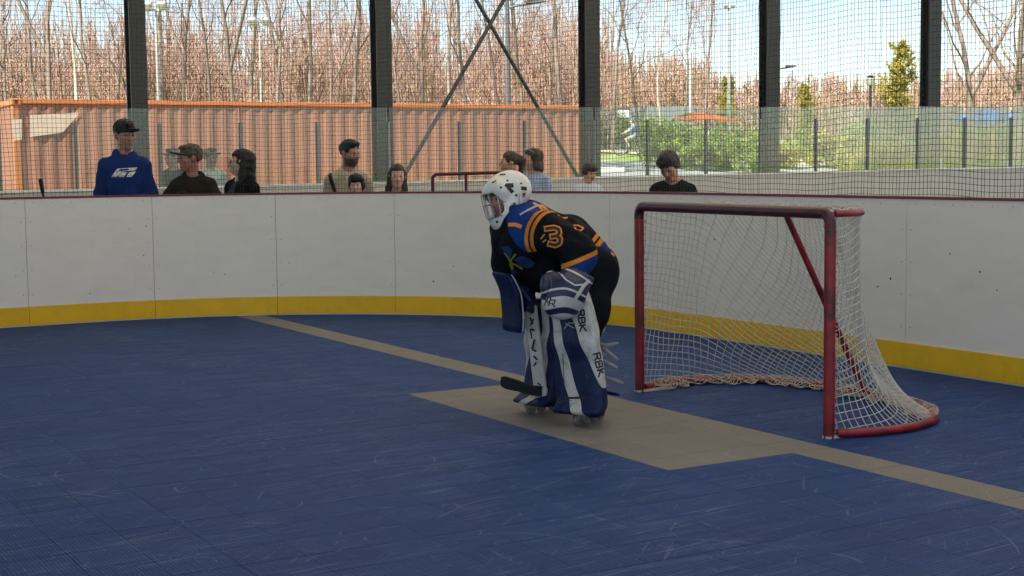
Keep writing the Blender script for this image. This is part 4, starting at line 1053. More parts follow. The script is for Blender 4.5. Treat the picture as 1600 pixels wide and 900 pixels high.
    if hood:
        for a0, a1 in ((-2.6, -1.0), (1.0, 2.6)): pass
        ring = [nb + np.array([0.088 * math.sin(a), 0.035 + 0.085 * math.cos(a) * -1 + 0.0, 0.0 - 0.035 * math.cos(a) * -1 + 0.01]) for a in np.linspace(-math.pi, math.pi, 15)]
        for q0, q1 in zip(ring[:-1], ring[1:]): g.cap(q0, q1, 0.026, None, 0.02)
        g.ell(nb + np.array([0, 0.11, -0.04]), (0.10, 0.05, 0.09), None, 0.03)
        g.cap(nb + np.array([0, 0.0, 0.0]), ho, neckline - 0.006, None, 0.01, True)
    else:
        g.cap(nb + np.array([0, -0.01, 0.005]), nb + np.array([0, -0.04, 0.3]), neckline, neckline + 0.02, 0.012, True)
    g.wrinkle(0.009, 30, seed, (0.35, 0.1, 1.0))
    top_o = g.obj('shirt' if not hood else 'hoodie', shirt, body)
    g = SDF((-0.3, -0.3 if not extra else lo[1], -0.03) if not extra else lo, (0.3, 0.25, 1.1) if not extra else (hi[0], hi[1], 1.1), h * 1.5)
    g.ell((0, 0, 0.95), (0.165 * ax, 0.118 * ax, 0.12))
    for hp, kn, an in zip(hps, kns, ank):
        if extra and 'shorts' in extra: g.cap(hp, np.array(hp) + (np.array(kn) - hp) * 0.85, 0.098, 0.085, 0.03)
        else: g.cap(hp, kn, 0.095, 0.072, 0.03); g.cap(kn, np.array(an) + np.array([0, 0, 0.02]), 0.07, 0.06, 0.02)
    g.obj('trousers', pants or M_jean, body)
    for an in ank:
        g = SDF(np.array(an) - [0.08, 0.22, 0.1], np.array(an) + [0.08, 0.12, 0.1], h * 1.3)
        g.ell(np.array(an) + np.array([0, -0.06, -0.045]), (0.05, 0.135, 0.045)); g.cap(np.array(an) + [0, 0, -0.03], np.array(an) + [0, 0, 0.02], 0.055, 0.052, 0.03); g.obj('shoe', M_shoe, body)
    def P(x, y, z): return ho + Mh @ (np.array([x, y, z]) * hs)
    # --- hair
    if hair is not None:
        R_ = 0.16 * hs; g = SDF(np.minimum(ho - R_ - 0.03, ho + [-0.2, -0.16, -0.42] if hair_style in ('long', 'pony') else ho - R_), ho + [0.2, 0.24, 0.18], 0.0095 if h < 0.012 else 0.014)
        g.ell(P(0, 0.022, 0.042), np.array([0.084, 0.102, 0.090]) * hs, Mh)
        if hair_style == 'short': 
            g.ell(P(0, -0.02, 0.098), np.array([0.06, 0.085, 0.032]) * hs, Mh, 0.03)
            cut = [('b', (0, -0.145, -0.05), (0.16, 0.095, 0.115)), ('b', (0, -0.03, -0.115), (0.16, 0.085, 0.09)), ('b', (0, 0, -0.16), (0.2, 0.2, 0.085))]
        elif hair_style == 'mop':
            g.ell(P(0, -0.035, 0.075), np.array([0.082, 0.078, 0.06]) * hs, Mh, 0.03); g.ell(P(0, 0.03, 0.0), np.array([0.092, 0.092, 0.075]) * hs, Mh, 0.03)
            cut = [('b', (0, -0.14, -0.08), (0.16, 0.10, 0.115)), ('b', (0, -0.03, -0.14), (0.16, 0.075, 0.10)), ('b', (0, 0, -0.175), (0.2, 0.2, 0.09))]
        elif hair_style == 'long':
            for sg in (-1, 1):
                g.cap(P(sg * 0.062, 0.035, 0.03), P(sg * 0.075, 0.02, -0.12), 0.036 * hs, 0.035 * hs, 0.03); g.cap(P(sg * 0.075, 0.02, -0.12), P(sg * 0.085, 0.0, -0.27), 0.035 * hs, 0.022 * hs, 0.03)
            g.cap(P(0, 0.075, 0.02), P(0, 0.09, -0.22), 0.07 * hs, 0.05 * hs, 0.05)
            cut = [('b', (0, -0.14, -0.055), (0.16, 0.105, 0.112)), ((0, -0.1, -0.04), (0.064, 0.10, 0.1))]
        elif hair_style == 'bob':
            for sg in (-1, 1): g.cap(P(sg * 0.06, 0.03, 0.04), P(sg * 0.07, 0.035, -0.09), 0.04 * hs, 0.045 * hs, 0.03)
            g.cap(P(0, 0.07, 0.03), P(0, 0.085, -0.11), 0.07 * hs, 0.06 * hs, 0.05)
            cut = [('b', (0, -0.14, -0.05), (0.16, 0.11, 0.112)), ((0, -0.1, -0.04), (0.066, 0.10, 0.1))]
        else:   # pony
            g.cap(P(0, 0.10, 0.06), P(0, 0.15, 0.02), 0.035 * hs, 0.04 * hs, 0.03); g.cap(P(0, 0.15, 0.02), P(0, 0.13, -0.16), 0.042 * hs, 0.02 * hs, 0.03)
            cut = [('b', (0, -0.145, -0.055), (0.16, 0.105, 0.112)), ('b', (0, -0.03, -0.12), (0.16, 0.09, 0.09))]
        for q in cut:
            if q[0] == 'b': g.box(P(*q[1]), np.array(q[2]) * hs, Mh, 0.03, 0.012, True)
            else: g.ell(P(*q[0]), np.array(q[1]) * hs, Mh, 0.015, True)
        g.wrinkle(0.007, 60, seed + 3, (0.8, 0.3, 0.3)); g.wrinkle(0.004, 140, seed + 5, (0.8, 0.3, 0.2)); g.obj('hair', hair, body)
    if cap is not None:
        g = SDF(ho - 0.21, ho + 0.21, 0.0085 if h < 0.012 else 0.013)
        g.ell(P(0, 0.018, 0.052), np.array([0.088, 0.108, 0.088]) * hs, Mh); g.box(P(0, 0.0, 0.0 - 0.06), np.array([0.2, 0.2, 0.088]) * hs, Mh, 0.005, 0.008, True)
        g.ell(P(0, 0.0, 0.125), np.array([0.012, 0.012, 0.02]) * hs, Mh, 0.01)
        Mb = Mh @ rotm(0, -0.22); g.ell(P(0, -0.118, 0.048), np.array([0.074, 0.082, 0.010]) * hs, Mb, 0.012)
        g.obj('cap', cap, body)
    if glasses:
        gm = MB()
        for sg in (-1, 1):
            if glasses == 'worn':
                ring = [P(sg * 0.032 + 0.027 * math.cos(a), -0.099 + 0.010 * abs(math.cos(a)), 0.004 + 0.02 * math.sin(a)) for a in np.linspace(0, 2 * math.pi, 13)[:-1]]
                gm.prism(ring, Mh @ np.array([0, -0.004, 0])); gm.tube([P(sg * 0.058, -0.09, 0.01), P(sg * 0.08, 0.0, 0.012)], 0.003, 6)
            else:
                ring = [P(sg * 0.032 + 0.026 * math.cos(a), -0.055 + 0.02 * math.sin(a), 0.118 + 0.006 * math.cos(a)) for a in np.linspace(0, 2 * math.pi, 13)[:-1]]
                gm.prism(ring, Mh @ np.array([0, -0.002, 0.006])); gm.tube([P(sg * 0.055, -0.05, 0.115), P(sg * 0.088, 0.04, 0.06)], 0.003, 6)
        gm.box(P(0, -0.103 if glasses == 'worn' else -0.055, 0.008 if glasses == 'worn' else 0.124), (0.02, 0.004, 0.004), Mh.T)
        gm.build('sunglasses', mat('lens_black', (0.01, 0.01, 0.012), 0.12) if glasses == 'worn' else mat('lens_pale', (0.6, 0.6, 0.6), 0.15), body)
    return body, top_o, P
M_hairb = mat('hair_black', (0.010, 0.008, 0.007), 0.55, var=0.4, scale=40, bump=0.5, bscale=120, stretch=(1, 1, 0.2)); M_hairbr = mat('hair_brown', (0.035, 0.02, 0.012), 0.55, var=0.4, scale=40, bump=0.5, bscale=120, stretch=(1, 1, 0.2))
M_haird = mat('hair_darkbrown', (0.018, 0.011, 0.008), 0.55, var=0.4, scale=40, bump=0.5, bscale=120, stretch=(1, 1, 0.2)); M_hairl = mat('hair_lightbrown', (0.10, 0.06, 0.035), 0.6, var=0.3, scale=40)

def base_at(x, Y): p = at_y(x, 300, Y); return np.array([p[0], Y, 0.0])
def top_at(x, y, Y): return at_y(x, y, Y)[2]
def bv(o):
    me = o.data; co = np.empty(len(me.vertices) * 3, np.float32); me.vertices.foreach_get('co', co)
    return BVHTree.FromPolygons([tuple(c) for c in co.reshape(-1, 3)], [tuple(p.vertices) for p in me.polygons])
def stroke_decal(name, polys, org, ex, ey, width, tree, dirn, m, parent, off=0.004, closed=False):
    """flat strokes (2D polylines) laid on a surface: strips whose points are cast along dirn onto it"""
    mb = MB(); dirn = unit(dirn)
    for P2 in polys:
        P2 = np.asarray(P2, float); d = np.concatenate([[0], np.cumsum(np.linalg.norm(np.diff(P2, axis=0), axis=1))]); n = max(3, int(d[-1] / 0.012) + 2)
        t = np.unique(np.concatenate([np.linspace(0, d[-1], n), d])); Q = np.stack([np.interp(t, d, P2[:, i]) for i in (0, 1)], 1)
        T = np.gradient(Q, axis=0); T /= np.linalg.norm(T, axis=1)[:, None] + 1e-9; N = np.stack([-T[:, 1], T[:, 0]], 1)
        Q[0] -= T[0] * width / 2 * 0.9; Q[-1] += T[-1] * width / 2 * 0.9
        V = []; ok = []
        for q, nn in zip(Q, N):
            for w in (-1, -0.33, 0.33, 1):
                v = q + nn * width / 2 * w; p = org + ex * v[0] + ey * v[1]
                hit = tree.ray_cast(Vector(p - dirn * 0.4), Vector(dirn), 0.9) if tree else (None,)
                V.append((np.array(hit[0]) if hit[0] is not None else p) - dirn * off); ok.append(hit[0] is not None)
        k = len(Q); q4 = [[i * 4 + j, i * 4 + j + 1, i * 4 + 5 + j, i * 4 + 4 + j] for i in range(k - 1) for j in range(3)]
        mb.add(V, [q for q in q4 if all(ok[i] for i in q)] or q4[:1])
    o = mb.build(name, m, parent)
    if len(polys) > 1: tag(o, kind='stuff')
    return o
def patch_decal(name, poly, org, ex, ey, tree, dirn, m, parent, off=0.003, n=14):
    """a filled outline cast onto a surface"""
    poly = np.asarray(poly, float); lo, hi = poly.min(0), poly.max(0); dirn = unit(dirn); c = poly.mean(0)
    rings = np.linspace(0.0, 1, 6)[1:]; dd = np.vstack([poly, poly[:1]]); P = []
    per = np.concatenate([np.linspace(dd[i], dd[i + 1], 5)[:-1] for i in range(len(poly))]); k = len(per)
    pts = [c] + [c + (q - c) * r for r in rings for q in per]; V = []
    for v in pts:
        p = org + ex * v[0] + ey * v[1]; hit = tree.ray_cast(Vector(p - dirn * 0.4), Vector(dirn), 0.9); V.append((np.array(hit[0]) if hit[0] is not None else p) - dirn * off)
    Fc = [[0, 1 + i, 1 + (i + 1) % k] for i in range(k)]
    for r in range(len(rings) - 1): Fc += [[1 + r * k + i, 1 + (r + 1) * k + i, 1 + (r + 1) * k + (i + 1) % k, 1 + r * k + (i + 1) % k] for i in range(k)]
    mb = MB(); mb.add(V, Fc); return mb.build(name, m, parent)
GL = {'3': [[(0, 1), (0.8, 1), (1, 0.85), (1, 0.62), (0.8, 0.5), (0.35, 0.5)], [(0.8, 0.5), (1, 0.38), (1, 0.15), (0.8, 0), (0, 0)]],
      'R': [[(0, 0), (0, 1), (0.8, 1), (1, 0.8), (0.8, 0.5), (0, 0.5)], [(0.5, 0.5), (1, 0)]], 'B': [[(0, 0), (0, 1), (0.8, 1), (0.95, 0.75), (0.8, 0.52), (0, 0.5)], [(0.8, 0.5), (1, 0.25), (0.8, 0), (0, 0)]],
      'K': [[(0, 0), (0, 1)], [(1, 1), (0.05, 0.48), (1, 0)]], 'X': [[(0, 0), (1, 1)], [(0, 1), (1, 0)]], 'C': [[(1, 1), (0, 1), (0, 0), (1, 0)]], 'M': [[(0, 0), (0, 1), (0.5, 0.4), (1, 1), (1, 0)]]}
def word(txt, h, w=0.7, gap=0.35, slant=0.0):
    out, x = [], 0.0
    for ch in txt:
        for pl in GL[ch]: out.append([(x + (a * w + b * slant) * h, b * h) for a, b in pl])
        x += (w + gap) * h
    return out
M_white = mat('print_white', (0.72, 0.70, 0.66), 0.6); M_black = mat('print_black', (0.012, 0.012, 0.014), 0.6)

# ---- spectators
M_blueh = cloth('hoodie_blue', (0.012, 0.035, 0.17)); M_olive = cloth('hoodie_olive', (0.026, 0.024, 0.018)); M_blkj = cloth('jacket_black', (0.008, 0.009, 0.012)); M_tan = cloth('shirt_tan', (0.46, 0.39, 0.28))
M_capb = mat('cap_black', (0.010, 0.010, 0.012), 0.8, bump=0.2); M_camo = mat('cap_camo', (0.045, 0.035, 0.022), 0.85, var=0.6, scale=28, col2=(0.11, 0.095, 0.06)); M_grcap = mat('cap_grey', (0.16, 0.17, 0.17), 0.8)
B = base_at(196, 14.95)
b1, t1, P1 = person('tall man in blue hoodie and black cap behind the boards', B, top_at(196, 194, 14.95), yaw=0.12, hyaw=0.55, hpitch=0.08, skin=(0.36, 0.18, 0.13), arms={'l': ((0.225, 0.03, 1.12), (0.225, -0.06, 0.88), (0.0, -0.2, -1), (-1, 0, 0)), 'r': ((-0.225, 0.03, 1.12), (-0.225, -0.06, 0.88), (0.0, -0.2, -1), (1, 0, 0))}, shirt=M_blueh, hair=M_haird, hair_style='short', cap=M_capb, hood=True, stout=0.94, neckline=0.076, seed=2)
tr = bv(t1)
for k, poly in enumerate(([(-0.115, 0), (-0.06, 0.075), (0.115, 0.085), (0.10, 0.06), (-0.03, 0.052), (-0.065, 0)], [(-0.05, 0.0), (-0.02, 0.04), (0.03, 0.042), (0.0, 0.0)], [(0.02, 0.0), (0.05, 0.042), (0.105, 0.05), (0.07, 0.0)])):
    patch_decal('chest_print', poly, np.array([0.01, 0, 1.27]), np.array([1.0, 0, 0]), EZ, tr, (0, 1, 0), M_white, t1)
patch_decal('chest_print', [(-0.05, 0.052), (-0.035, 0.07), (0.04, 0.074), (0.045, 0.06)], np.array([0.01, 0, 1.27]), np.array([1.0, 0, 0]), EZ, tr, (0, 1, 0), M_blueh, t1, off=0.005)
fold = {'l': ((0.30, -0.10, 1.19), (0.0, -0.29, 1.245), (-1, -0.05, 0.0), (0, 0.3, -1)), 'r': ((-0.30, -0.10, 1.19), (-0.02, -0.25, 1.27), (1, 0.1, -0.1), (0, 0.3, -1))}
person('man in camouflage cap leaning on the boards with folded arms', base_at(303, 15.05), top_at(303, 233, 15.05), yaw=-0.1, hyaw=-0.95, hpitch=0.02, skin=(0.36, 0.15, 0.11), shirt=M_olive, hair=M_hairl, cap=M_camo, hood=True, stout=1.06, arms=fold, lean=0.05, hs=1.15, seed=3, neckline=0.078)
b3, t3, P3 = person('woman with long black hair, sunglasses and black jacket', base_at(378, 15.0), top_at(374, 239, 15.0), yaw=-0.7, hyaw=-0.75, skin=(0.55, 0.36, 0.29), shirt=M_blkj, hair=M_hairb, hair_style='long', hs=1.15, glasses='worn', stout=1.08, seed=4, neckline=0.085)
tr = bv(t3); patch_decal('undershirt', [(-0.035, 0.10), (0.035, 0.10), (0.075, -0.2), (-0.075, -0.2)], np.array([0.0, 0, 1.33]), np.array([1.0, 0, 0]), EZ, tr, (0, 1, 0), cloth('shirt_teal', (0.03, 0.06, 0.075)), t3)
b4, t4, P4 = person('bearded man in tan shirt with black shoulder strap', base_at(545, 15.3), top_at(545, 224, 15.3), yaw=0.1, hyaw=0.75, hpitch=0.12, skin=(0.33, 0.165, 0.12), shirt=M_tan, hair=M_hairb, beard=0.9, stout=1.08, seed=5, neckline=0.074)
tr = bv(t4); stroke_decal('shoulder_strap', [[(-0.20, 0.13), (-0.185, 0.06), (-0.14, -0.1), (-0.10, -0.3)]], np.array([0.0, 0, 1.32]), np.array([1.0, 0, 0]), EZ, 0.04, tr, (0, 1, 0), M_capb, t4, off=0.008)
M_tanc = cloth('collar_pale', (0.42, 0.36, 0.27))
for sg in (-1, 1): patch_decal('collar', [(0.025 * sg, 0.0), (0.085 * sg, 0.055), (0.105 * sg, 0.0), (0.06 * sg, -0.04)], np.array([0.0, 0, 1.42]), np.array([1.0, 0, 0]), EZ, tr, (0, 1, 0), M_tanc, t4, off=0.008)
person('small dark haired boy in front of the bearded man', base_at(557, 14.9), top_at(557, 279, 14.9), yaw=-0.2, hyaw=0.15, skin=(0.55, 0.33, 0.25), shirt=plaid_mat('plaid_pale', (0.28, 0.31, 0.42), (0.5, 0.5, 0.54), 180), hair=M_hairb, hair_style='mop', hs=1.2, seed=6)
person('girl with long dark hair smiling over the boards', base_at(620, 15.1), top_at(618, 265, 15.1), yaw=0.05, hyaw=0.1, hroll=0.05, skin=(0.5, 0.29, 0.22), shirt=cloth('top_grey', (0.12, 0.12, 0.14)), hair=M_hairbr, hair_style='long', hs=1.25, seed=7)
person('woman with dark bun facing left behind the goalie mask', base_at(797, 17.4), top_at(797, 242, 17.4), yaw=-0.9, hyaw=-0.5, skin=(0.36, 0.18, 0.13), shirt=cloth('top_dark', (0.05, 0.035, 0.035)), hair=M_hairbr, hair_style='pony', hs=1.15, seed=8)
person('woman in blue plaid shirt with sunglasses on her head', base_at(833, 18.2), top_at(826, 237, 18.2), yaw=-0.5, hyaw=-0.75, hpitch=0.05, skin=(0.36, 0.19, 0.15), shirt=plaid_mat('plaid_blue', (0.33, 0.40, 0.55), (0.16, 0.23, 0.42), 150), hair=M_hairbr, hair_style='bob', hs=1.15, glasses='up', seed=9)
person('small boy in white shirt by the outer boards', base_at(918, 19.5), top_at(922, 258, 19.5), yaw=0.3, hyaw=0.35, hpitch=0.35, skin=(0.36, 0.2, 0.14), shirt=plaid_mat('check_white', (0.55, 0.57, 0.66), (0.35, 0.38, 0.5), 220), hair=M_hairbr, hair_style='mop', hs=1.15, seed=10)
phone = {'l': ((0.26, -0.02, 1.14), (0.05, -0.24, 1.15), (-1, -0.3, 0.2), (0, 0.2, 1)), 'r': ((-0.26, -0.02, 1.14), (-0.10, -0.26, 1.13), (0.8, -0.5, 0.2), (0, 0.2, 1))}
b11, t11, P11 = person('boy in black sweater looking down, right of the goalie', base_at(1052, 13.75), top_at(1044, 240, 13.75), yaw=-0.1, hyaw=-0.35, hpitch=0.6, hroll=-0.12, skin=(0.36, 0.17, 0.12), shirt=cloth('sweater_black', (0.010, 0.014, 0.014)), hair=M_hairb, hair_style='mop', hs=1.2, arms=phone, lean=0.04, seed=11, neckline=0.078, stout=1.05)
tr = bv(t11); patch_decal('chest_print', [(-0.02, 0.0), (0.03, 0.008), (0.025, -0.002), (-0.01, -0.008)], np.array([0.055, 0, 1.26]), np.array([1.0, 0, 0]), EZ, tr, (0, 1, 0), M_white, t11)
person('man in grey cap and grey blue shirt beyond the glass', base_at(272, 22.7), top_at(272, 236, 22.7), yaw=-0.4, hyaw=-0.4, skin=(0.4, 0.25, 0.2), shirt=cloth('shirt_greyblue', (0.12, 0.16, 0.19)), hair=M_haird, cap=M_grcap, h=0.014, seed=12, group='people beyond the glass')
person('person in white shirt and grey cap beyond the glass, behind the camouflage cap', base_at(330, 22.9), top_at(328, 236, 22.9), yaw=0.5, hyaw=0.4, skin=(0.4, 0.25, 0.2), shirt=cloth('shirt_white', (0.66, 0.67, 0.66)), hair=M_haird, cap=M_grcap, h=0.014, seed=13, stout=1.1, group='people beyond the glass')

# ---- cyclist and bicycle
YC = 68.0; pc = at_y(990, 237, YC); zc = float(zg(pc[0], YC)); cyc_b = np.array([pc[0], YC, zc - 0.02])
kn = [(0.10, -0.42, 0.80), (-0.10, -0.30, 0.62)]; an = [(0.10, -0.22, 0.40), (-0.10, -0.28, 0.20)]
armc = {'l': ((0.24, -0.24, 1.22), (0.22, -0.48, 1.08), (0, -1, -0.2), (0, 0, -1)), 'r': ((-0.24, -0.24, 1.22), (-0.22, -0.48, 1.08), (0, -1, -0.2), (0, 0, -1))}
person('cyclist in grey blue shirt and pale shorts riding left', cyc_b, (237 - 182) / F_PX * YC * 1.02, yaw=-math.pi / 2 + 0.15, skin=(0.55, 0.33, 0.24), shirt=cloth('shirt_bluegrey', (0.20, 0.27, 0.36)), hair=M_haird, cap=M_grcap, h=0.017, sleeve=0.8, arms=armc, lean=0.10,
       extra={'legs': (kn, an), 'shorts': 1, 'box': ((-0.46, -0.68, -0.03), (0.46, 0.42, 1.86))}, pants=cloth('shorts_pale', (0.42, 0.42, 0.40)), group='people beyond the glass', seed=14)
bk = empty('bicycle', cyc_b, -math.pi / 2 + 0.15); tag(bk, 'dark bicycle ridden along the road beyond the outer boards', 'bicycle')
M_tyre = mat('tyre', (0.02, 0.02, 0.02), 0.8); M_bikef = mat('bike_frame', (0.05, 0.05, 0.06), 0.4)
for y in (-0.62, 0.42):
    w = MB(); w.tube([(0, y + 0.34 * math.cos(a), 0.36 + 0.34 * math.sin(a)) for a in np.linspace(0, 2 * math.pi, 33)[:-1]], 0.024, 8, closed=True); wo = w.build('wheel', M_tyre, bk, True)
    s_ = MB(); s_.tube([(0, y + 0.315 * math.cos(a), 0.36 + 0.315 * math.sin(a)) for a in np.linspace(0, 2 * math.pi, 33)[:-1]], 0.012, 6, closed=True)
    for a in np.linspace(0, math.pi, 9)[:-1]: s_.tube([(0, y - 0.31 * math.cos(a), 0.36 - 0.31 * math.sin(a)), (0, y + 0.31 * math.cos(a), 0.36 + 0.31 * math.sin(a))], 0.003, 3)
    s_.build('rim', M_galv, wo)
fr = MB(); BB, ST, HD, SE = (0, -0.02, 0.32), (0, 0.13, 0.78), (0, -0.46, 0.86), (0, 0.16, 0.9)
for a, b in ((BB, ST), (ST, HD), (BB, (0, -0.48, 0.78)), (BB, (0, 0.42, 0.36)), (ST, (0, 0.42, 0.36)), (HD, (0, -0.62, 0.36)), (ST, SE), (HD, (0, -0.44, 1.02))): fr.tube([a, b], 0.02, 8)
fr.build('frame', M_bikef, bk, True)
MB().tube([(-0.28, -0.5, 1.04), (0, -0.44, 1.02), (0.28, -0.5, 1.04)], 0.014, 8).build('handlebar', M_bikef, bk, True)
MB().box((0, 0.17, 0.915), (0.13, 0.26, 0.05), bev=0.02).build('saddle', M_tyre, bk)
ck = MB(); ck.tube([(-0.1, -0.02, 0.32), (0.1, -0.02, 0.32)], 0.012, 6); ck.tube([(0.08, -0.02, 0.32), (0.08, -0.1, 0.46)], 0.012, 6); ck.tube([(-0.08, -0.02, 0.32), (-0.08, 0.06, 0.18)], 0.012, 6); ck.build('crank', M_galv, bk)

# ================================================================== GOALIE
YG = 8.57; gb = np.array([at_z(870, 652)[0], YG, 0.0])
def G(x, y, dy=0.0): return at_y(x, y, YG + dy) - gb
navy = (0.006, 0.013, 0.052); offw = (0.50, 0.485, 0.45)
M_navy = mat('pad_navy', navy, 0.42, var=0.3, scale=10, bump=0.15, bscale=30, spec=0.2, dirt=0.12, dirt_col=(0.07, 0.08, 0.12), dscale=9)
M_offw = mat('pad_white', offw, 0.5, var=0.08, scale=9, bump=0.1, bscale=30, dirt=0.4, dirt_col=(0.24, 0.22, 0.2), dscale=11)
M_pipe = mat('piping_white', (0.5, 0.5, 0.5), 0.5)
M_pant = cloth('pant_black', (0.007, 0.007, 0.009), bump=0.5)
hf = unit([-0.90, -0.42, -0.16]); hup = unit(np.array([-0.22, 0.03, 1.0]) - hf * (np.array([-0.22, 0.03, 1.0]) @ hf))
MhG = np.stack([np.cross(-hf, hup), -hf, hup], 1); hoG = G(794, 309, -0.03)
neckG = G(822, 345, 0.02)
shL, elL, wrL = G(852, 362, -0.21), G(906, 396, -0.31), G(892, 436, -0.37)
shR, elR, wrR = G(797, 362, 0.20), G(789, 410, 0.20), G(816, 446, 0.06)
pelv = G(915, 415, 0.03); hpL, hpR = G(932, 428, -0.10), G(898, 424, 0.16)
knL, knR = G(914, 522, -0.20), G(856, 516, 0.22); anL, anR = G(928, 636, -0.20), G(866, 624, 0.22)
f = SDF((-0.55, -0.62, -0.02), (0.5, 0.5, 1.5), 0.0105)
f.cap(pelv, G(868, 384, 0.0), 0.115, 0.11, 0.04); f.cap(G(868, 384, 0), G(830, 370, 0.0), 0.11, 0.11, 0.04); f.cap(shL, shR, 0.07, 0.07, 0.05); f.cap(G(830, 350, 0.0), neckG, 0.09, 0.06, 0.04)
head_sdf(f, (MhG, hoG), 0.98, neckG)
for s_, e_, w_, hd in ((shL, elL, wrL, unit([-0.3, -0.1, -1])), (shR, elR, wrR, unit([0.1, -0.3, -1]))):
    f.cap(s_, e_, 0.055, 0.042, 0.03); f.cap(e_, w_, 0.042, 0.03, 0.02); hand_sdf(f, w_, hd, (-0.8, 0.2, 0.1), 1.0, 0.8)
for h_, k_, a_, fd in ((hpL, knL, anL, unit([-0.55, -0.83, 0])), (hpR, knR, anR, unit([-0.75, -0.66, 0]))):
    f.cap(h_, k_, 0.085, 0.06, 0.03); f.cap(k_, a_, 0.058, 0.042, 0.02); f.cap(a_ - EZ * 0.0, a_ + fd * 0.05 - EZ * 0.01, 0.036, 0.03, 0.02)
MiG = MhG.T
def hlG(V): return (MiG @ ((V - hoG) / 0.98).T).T
goalie = f.obj('person', skin_mat('goalie_skin', (0.34, 0.15, 0.125), 0.4), attrs={'lip': lambda V: ((np.abs(hlG(V)[:, 0]) < 0.022) & (np.abs(hlG(V)[:, 2] + 0.067) < 0.013) & (hlG(V)[:, 1] < -0.075)).astype(float), 'beard': lambda V: sm(-0.04, -0.06, hlG(V)[:, 2]) * sm(0.02, -0.02, hlG(V)[:, 1])})
goalie.location = tuple(gb); tag(goalie, 'goalie in white mask, black and blue jersey and leg pads, bent forward in the crease', 'person')
for sg in (-1, 1):
    c = hoG + MhG @ np.array([sg * 0.03, -0.088, 0.004]); eb = MB(); eb.tube([c - hf * 0.004, c + hf * 0.003], [0.009, 0.006], 8); eb.build('eye', M_eye, goalie)
# ---- jersey
f = SDF((-0.55, -0.62, 0.6), (0.5, 0.5, 1.42), 0.0088)
f.ell(G(822, 372, 0.01), (0.205, 0.25, 0.20), None, 0.05); f.cap(G(825, 365, 0), G(872, 379, 0.0), 0.185, 0.172, 0.06); f.cap(G(872, 379, 0.0), G(914, 407, 0.03), 0.172, 0.152, 0.06)
f.ell(G(816, 402, 0.02), (0.11, 0.2, 0.12), None, 0.06); f.ell(G(846, 425, 0.04), (0.13, 0.2, 0.12), None, 0.08); f.cap(G(914, 407, 0.03), G(934, 420, 0.03), 0.152, 0.15, 0.05)
f.cap(shL + EZ * 0.01, elL, 0.115, 0.092, 0.05); f.cap(elL, wrL + EZ * 0.02, 0.09, 0.066, 0.04)
f.cap(shR, elR, 0.11, 0.085, 0.05); f.cap(elR, wrR, 0.08, 0.06, 0.04)
hn = unit([0.72, 0.0, -0.69]); H0 = G(927, 372, -0.1)
f.plane(H0 + hn * 0.205, hn, 0.012)
f.cap(neckG + hf * 0.03, hoG - hup * 0.02, 0.085, 0.10, 0.015, True)
f.wrinkle(0.02, 17, 5, (0.7, 0.3, 0.6)); f.wrinkle(0.011, 34, 8, (0.5, 0.3, 0.7)); f.wrinkle(0.003, 70, 12, (0.4, 0.3, 0.8))
Q0 = G(829, 346, -0.20); A0 = G(880, 373, -0.30)
def seg_d(V, a, b):
    ba = b - a; t = np.clip(((V - a) @ ba) / (ba @ ba), 0, 1); return np.linalg.norm(V - a - t[:, None] * ba, axis=1)
armd = lambda V: np.minimum(seg_d(V, elL, wrL) - 0.075, seg_d(V, shL + (elL - shL) * 0.55, elL) - 0.1)
aA = {'yoke': lambda V: np.linalg.norm(V - A0, axis=1), 'yoked': lambda V: np.linalg.norm((V - Q0) * np.array([1, 0.75, 1]), axis=1) + 0.6 * np.maximum(0, -(V - Q0) @ np.array([1, 0, 0.2]) - 0.07),
      'hem': lambda V: (V - H0) @ hn, 'isarm': lambda V: np.clip(0.5 - (armd(V) - 0.022) * 20, 0, 1), 'cuff': lambda V: (V - G(899, 404, -0.37)) @ unit([0.36, 0.0, -0.93])}
